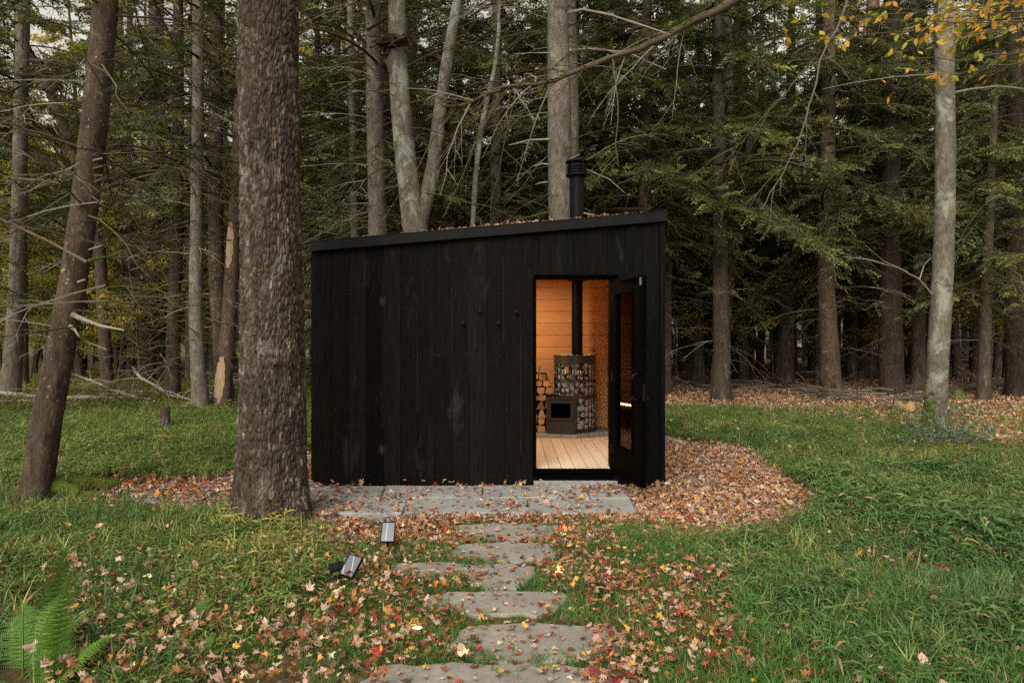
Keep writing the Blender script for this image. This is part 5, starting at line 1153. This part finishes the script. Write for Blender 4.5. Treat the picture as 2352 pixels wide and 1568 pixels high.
ex, ey = [], []
for p in SPOLY:
    q = np.array(p); c = q.mean(0)
    for v in np.repeat(q, 7, 0): w2 = v+(v-c)/np.linalg.norm(v-c)*rc.normal(.015, .035)+rc.normal(0, .05, 2); ex.append(w2[0]); ey.append(w2[1])
x, y = np.array(ex), np.array(ey); m = patch(x, y, 3.0, 91) > .40; x, y = x[m], y[m]; scatter(mb, TU, x, y, .075*rc.uniform(.5, 1.3, len(x)), gcol(x, y, G4, (.10, .17, .04), 1.5, 27), tilt=.35)
tag(mb.build('grass', M_GRASS), 'leafy green grass of the meadow turning yellow in places', 'grass', kind='stuff')
# ---------------------------------------------------------------- ferns
M_FERN = leafmat('fern_leaves', .25, .75, 0, .08)
def frond(mb, base, az, up, L, col, r, curl=.5, wide=.24, hang=.15):
    d = np.array((math.cos(az)*math.cos(up), math.sin(az)*math.cos(up), math.sin(up))); t = np.linspace(0, 1, 14); pts = base+d*L*t[:, None]; pts[:, 2] -= curl*L*t**2.2*.5
    tube(mb, pts, .004*(1-.8*t)+.0008, 4, np.asarray(col)*.8); A = frames(pts)[0]; B = frames(pts)[1]
    n = 20; P_, D_, N_, L_ = [], [], [], []
    for i in range(n):
        u = .12+.88*i/n; c = np.array([np.interp(u, t, pts[:, k]) for k in range(3)]); a = np.array([np.interp(u, t, A[:, k]) for k in range(3)]); b = np.array([np.interp(u, t, B[:, k]) for k in range(3)]); tg = nrm(np.array([np.interp(min(u+.04, 1), t, pts[:, k])-np.interp(u-.04, t, pts[:, k]) for k in range(3)]))
        l = L*wide*(math.sin(math.pi*min(1, (u*.93+.07))**.8)**.9+.03)
        for s in (-1, 1):
            e = nrm(a*s+tg*.28-np.array((0, 0, hang))+r.normal(0, .05, 3)); m = max(4, int(l/.0075)); q = (np.arange(m)+.6)/m
            for sg in (-1, 1):
                P_.append(c+e*l*q[:, None]); D_.append(np.broadcast_to(nrm(tg*sg+e*.45), (m, 3))); N_.append(np.broadcast_to(b, (m, 3))); L_.append(.0125*(1.15-q)*(l/(L*wide)+.35))
    L_ = np.concatenate(L_); n = len(L_); kites(mb, np.concatenate(P_), np.concatenate(D_), np.concatenate(N_), L_, L_*.5+.0025, np.asarray(col)*r.uniform(.8, 1.2, (n, 1)), .05)
def fern(label, base, fr, col, seed, name='fern'):
    mb = MB(); r = np.random.default_rng(seed)
    for az, up, L in fr: frond(mb, np.array(base)+r.normal(0, .012, 3)*(1, 1, 0), R(az), R(up), L, np.asarray(col)*r.uniform(.85, 1.15), r)
    tag(mb.build(name, M_FERN, origin=base), label, 'fern')
def B_(px, py): x, y = G(px, py); return (x, y, 0.)
fern('tall pale green fern standing upright at the lower left of the grass', B_(112, 1590), [(90, 80, .64), (125, 60, .42), (40, 50, .36)], (.10, .19, .032), 1)
fern('upright fern behind the tall pale one, its tip rising above the grass at the left', B_(108, 1500), [(85, 79, .66), (150, 52, .36)], (.10, .17, .042), 2)
fern('spreading bright green fern in the lower left corner', (-2.2, 3.08, 0), [(30, 55, .48), (80, 62, .46), (125, 58, .44)], (.11, .20, .045), 3)
fern('single small fern frond at the left edge above the corner fern', B_(20, 1470), [(60, 66, .26), (140, 40, .2)], (.11, .19, .05), 4)
fern('small dark green fern arching among leaves at the left of the path', B_(432, 1462), [(60, 60, .27), (100, 40, .2), (10, 35, .18)], (.075, .14, .035), 5)
fern('low fern clump below the arching one, near the bottom edge', B_(430, 1545), [(70, 55, .2), (150, 40, .2), (20, 40, .2), (-60, 30, .16)], (.075, .15, .03), 6)
fern('small light green fern beside the dark stump hollow far left', B_(188, 900), [(60, 50, .8), (120, 45, .7), (20, 40, .7), (160, 35, .6), (-80, 30, .6)], (.13, .18, .05), 7)
fern('orange brown bracken under the thick dark trunks at the left', B_(245, 862), [(60, 60, 1.1), (110, 60, 1.1), (20, 40, 1.2), (160, 40, 1.2), (-60, 40, 1), (-120, 40, 1)], (.36, .17, .05), 8, 'bracken')
fern('second rusty bracken right of the first, by the midway trunk', B_(312, 866), [(60, 50, .9), (150, 45, .9), (10, 40, .9), (-90, 35, .8)], (.30, .13, .045), 9, 'bracken')
fern('pale tan withered fern left of the pale beech', B_(2090, 952), [(120, 55, .55), (170, 40, .55), (60, 50, .5), (200, 30, .5), (10, 30, .45), (-90, 35, .4)], (.42, .27, .12), 10)
fern('yellow green fern right behind the pale beech foot', B_(2205, 922), [(60, 45, .7), (130, 45, .6), (10, 35, .6), (180, 35, .5)], (.14, .17, .045), 11)
# blue green shrub at the beech foot
mb = MB(); lm = MB(); r2 = np.random.default_rng(5); bx, by = G(2165, 1030)
sh = thing('shrub', 'small blue green shrub with fine leaves at the foot of the pale beech', 'shrub', (bx, by, 0)); Pp, Dd = [], []
for i in range(46):
    a = r2.uniform(0, 6.28); up = r2.uniform(.5, 1.5); L = r2.uniform(.25, .75); d = np.array((math.cos(a)*math.cos(up)*1.4, math.sin(a)*math.cos(up), math.sin(up))); b = np.array((bx+r2.normal(0, .2), by+r2.normal(0, .12), 0)); t = np.linspace(0, 1, 5); q = b+d*L*t[:, None]; tube(mb, q, .004*(1-.7*t)+.001, 3, (.10, .10, .07))
    for k in range(26):
        u = r2.uniform(.25, 1); Pp.append(b+d*L*u); Dd.append(d*.5+r2.normal(0, .7, 3))
n = len(Pp); kites(lm, np.array(Pp), np.array(Dd), np.array((0, 0, 1.))+r2.normal(0, .5, (n, 3)), r2.uniform(.035, .065, n), r2.uniform(.018, .03, n), np.array((.13, .19, .13))*r2.uniform(.7, 1.3, (n, 1)))
mb.build('stems', M_TWIG, sh); lm.build('leaves', M_GRASS, sh)
# ---------------------------------------------------------------- deadwood
def pole(name, label, cat, pts, r0, r1, col, twigs=0, seed=0, n=8, tl=.9, mat=M_TWIG):
    r = np.random.default_rng(seed+500); q = np.array([(*G(a, b), c) if len(e) == 0 else (0, 0, 0) for a, b, c, *e in pts], float)
    tt = np.linspace(0, 1, 28); s = np.linspace(0, 1, len(q)); q = np.stack([np.interp(tt, s, q[:, k]) for k in range(3)], 1)
    q += np.stack([fbm(np.c_[tt*7, tt*0+k*3, tt*0+seed], 3+k)-.5 for k in range(3)], 1)*np.array((.25, .2, .10)); q[:, 2] = np.maximum(q[:, 2], r1)
    mb = MB(); tube(mb, q, np.linspace(r0, r1, 28)*(.85+.3*noise(np.c_[tt*20, tt*0, tt*0], seed)), n, col, cap=True)
    for i in range(twigs):
        c = q[r.integers(2, 27)]; dead_branch(mb, r, c, (r.normal(0, .8), r.normal(0, .5), abs(r.normal(.25, .4))), tl*r.uniform(.3, 1.2), .010+.008*tl*.4, 1 if tl < 1.2 else 2, np.asarray(col)*r.uniform(.7, 1.1), .25, 4, 4)
    c = q[14]; return tag(mb.build(name, mat, origin=(float(c[0]), float(c[1]), 0), smooth=True), label, cat)
BI = np.array((.30, .28, .24)); GB = np.array((.16, .14, .11)); DK = np.array((.05, .038, .028))
pole('fallen_log', 'long thin pale birch pole lying in the grass behind the leaning tree', 'log', [(-40, 926, .26), (60, 932, .22), (180, 934, .22), (290, 930, .2)], .07, .04, BI, 8, 1)
pole('fallen_log', 'second thin pale pole crossing just below the first at the left edge', 'log', [(-40, 948, .2), (40, 940, .2), (120, 945, .17), (170, 940, .16)], .05, .02, BI*.9, 6, 2)
pole('fallen_branch', 'grey fallen branch with upright twigs between leaning tree and rotten stump', 'branch', [(180, 885, .3), (240, 905, .25), (290, 925, .2), (345, 938, .2)], .045, .015, GB*1.3, 14, 3, tl=1.3)
pole('fallen_branch', 'tangled grey branch lying left of the wounded trunk', 'branch', [(300, 880, .55), (345, 905, .3), (375, 925, .25), (440, 942, .2), (540, 938, .2)], .05, .015, BI*.85, 18, 4, tl=1.3)
pole('fallen_branch', 'pale branch leaning in the grass just left of the big trunk', 'branch', [(420, 960, .05), (480, 945, .12), (530, 925, .35), (556, 905, .6)], .03, .012, BI*.9, 8, 5)
pole('fallen_log', 'dark rotting log lying behind the slim grey trunk', 'log', [(400, 866, .25), (470, 868, .22), (560, 866, .25), (720, 862, .2)], .28, .2, DK*1.2, 3, 6)
pole('fallen_log', 'large pale fallen log behind the trunks of the right wood', 'log', [(1760, 832, .75), (1850, 833, .72), (1980, 833, .68), (2140, 834, .6)], .42, .34, np.array((.24, .235, .205)), 3, 7, 12)
pole('fallen_log', 'long grey log behind the pale beech at knee height', 'log', [(2120, 838, .5), (2220, 838, .45), (2420, 838, .35)], .24, .14, GB*.8, 6, 8)
pole('fallen_log', 'dark log with broken limbs at the right edge of the brown leaf bed', 'log', [(2160, 922, .15), (2230, 906, .22), (2300, 898, .28), (2420, 895, .3)], .10, .12, DK*1.3, 8, 9)
pole('fallen_log', 'thin dark pole lying in the right wood before the grey log', 'log', [(1840, 874, .2), (1930, 870, .2), (2020, 872, .15), (2200, 868, .2)], .10, .05, DK*1.5, 6, 10)
for i, (a, b, sd) in enumerate(((2180, 2380, 1), (2210, 2400, 2), (2170, 2340, 3), (1540, 1640, 4), (1990, 2130, 5), (2230, 2420, 6))):
    r2 = np.random.default_rng(sd)
    lab = ('whitish tangle of bare branches behind the slender dark trunk at the right', 'upper whitish brush heap near the right edge', 'low whitish brush beside the pale beech', 'pale bare brush at the foot of the trunk next to the cabin wall', 'whitish brush behind the thick trunks in the middle of the right wood', 'grey dead branches on the ground at the far right')[i]
    mb = MB(); xc, yc = G((a+b)/2, 832+3*i)
    for k in range(34):
        c = np.array((xc+r2.uniform(-1, 1)*(b-a)/2/F*yc, yc+r2.normal(0, 1.2), abs(r2.normal(.3, .35)))); d = (r2.normal(0, 1), r2.normal(0, .5), r2.normal(.15, .45)); dead_branch(mb, r2, c, d, r2.uniform(1, 3.4), .03, 2, BI*r2.uniform(.7, 1.2), .12, 4, 5)
    tag(mb.build('brush_heap', M_TWIG, origin=(xc, yc, 0)), lab, 'brush')
for i, (pa, pb, y0, nn, lab) in enumerate(((1535, 1720, 893, 46, 'low heap of dark sticks right behind the meadow next to the cabin'), (1860, 2140, 918, 80, 'wide heap of grey brown sticks around the trunk in the right wood'), (2200, 2340, 905, 26, 'scattered dark sticks right of the pale beech'), (1700, 1860, 905, 22, 'few loose sticks on brown leaves between the pale and black trunks'))):
    mb = MB(); r2 = np.random.default_rng(i+60); xc, yc = G((pa+pb)/2, y0)
    for k in range(nn):
        px = r2.uniform(pa, pb); x, y = G(px, y0+r2.normal(0, 9)); dead_branch(mb, r2, np.array((x, y, abs(r2.normal(.06, .07))+.02)), (r2.normal(0, 1), r2.normal(0, .45), r2.normal(.02, .12)), r2.uniform(.4, 1.9), r2.uniform(.008, .028), 1, GB*r2.uniform(.35, 1.25), .03, 4, 3)
    tag(mb.build('stick_heap', M_TWIG, origin=(xc, yc, 0)), lab, 'sticks')
# stump, broken stub, mossy root, dark hollow
bx, by = G(378, 992); mb = MB(); r2 = np.random.default_rng(4); n = 16; t = np.arange(n)/n*6.283; tops = .36+r2.uniform(-.07, .09, n)
V = np.concatenate([np.c_[bx+.12*np.cos(t), by+.12*np.sin(t), np.full(n, -.03)], np.c_[bx+.085*np.cos(t), by+.085*np.sin(t), np.full(n, .18)], np.c_[bx+.085*np.cos(t), by+.085*np.sin(t), tops], np.c_[bx+.03*np.cos(t), by+.03*np.sin(t), tops*.5]]); i = np.arange(3)[:, None]*n; j = np.arange(n)[None]; k = (j+1) % n
mb.add(V, np.stack([i+j, i+k, i+n+k, i+n+j], -1).reshape(-1, 4)); tag(mb.build('tree_stump', BARK['plate'], origin=(bx, by, 0)), 'small rotten brown stump with jagged top in the left meadow', 'stump')
bx, by = G(372, 1018); mb = MB()
for k in range(3): lathe(mb, [(0, .02), (.018, .02), (.014, .09-.01*k), (.05, .10), (.055, .115), (.03, .135), (0, .14)], (bx+.09*k-.06, by-.05*k, 0), 12, (.45, .2, .05))
tag(mb.build('mushroom_cluster', M_LITTER, origin=(bx, by, 0)), 'small orange mushrooms at the foot of the rotten stump', 'mushrooms')
bx, by = G(1866, 850); mb = MB(); lathe(mb, [(.13, 0), (.10, .3), (.09, .9), (.05, 1.12), (0, 1.2)], (bx, by, 0), 10); tag(mb.build('tree_stump', M_WOUND, origin=(bx, by, 0), smooth=False), 'tall pale broken stub standing before the large fallen log', 'stump')
bx, by = G(308, 1030); mb = MB(); V = IV*np.array((.42, .25, .13))*(.7+.6*noise(IV*3, 2))[:, None]+(bx, by, .02); mb.add(V, IF, (.02, .016, .012))
for k in range(60):
    a = r2.uniform(0, 6.28); dead_branch(mb, r2, np.array((bx+.35*math.cos(a), by+.2*math.sin(a), .05)), (math.cos(a), math.sin(a), .4), .25, .005, 0, np.array((.03, .028, .015)), .6, 3)
tag(mb.build('root_mound', M_TWIG, origin=(bx, by, 0)), 'dark mossy root mound half hidden in the grass of the left meadow', 'mound')
x0, y0 = G(118, 1146); x1, y1 = G(232, 1118); mb = MB()
for q in ([(x0-.05, y0+.1, .10), (x0+.25, y0+.05, .06), ((x0+x1)/2+.1, y0-.0, .045), (x1+.35, y0+.12, .01)], [(x0, y0+.25, .12), (x0+.4, y0+.4, .05), (x1, y1, .03), (x1+.3, y1+.1, 0)]):
    q = np.array(q); t2 = np.linspace(0, 1, 16); s = np.linspace(0, 1, 4); q = np.stack([np.interp(t2, s, q[:, k]) for k in range(3)], 1); tube(mb, q, np.linspace(.085, .03, 16)*(.8+.4*noise(np.c_[t2*12, t2, t2], 3)), 8)
mb.build('mossy_root', M_MOSS, lean_t, smooth=True)
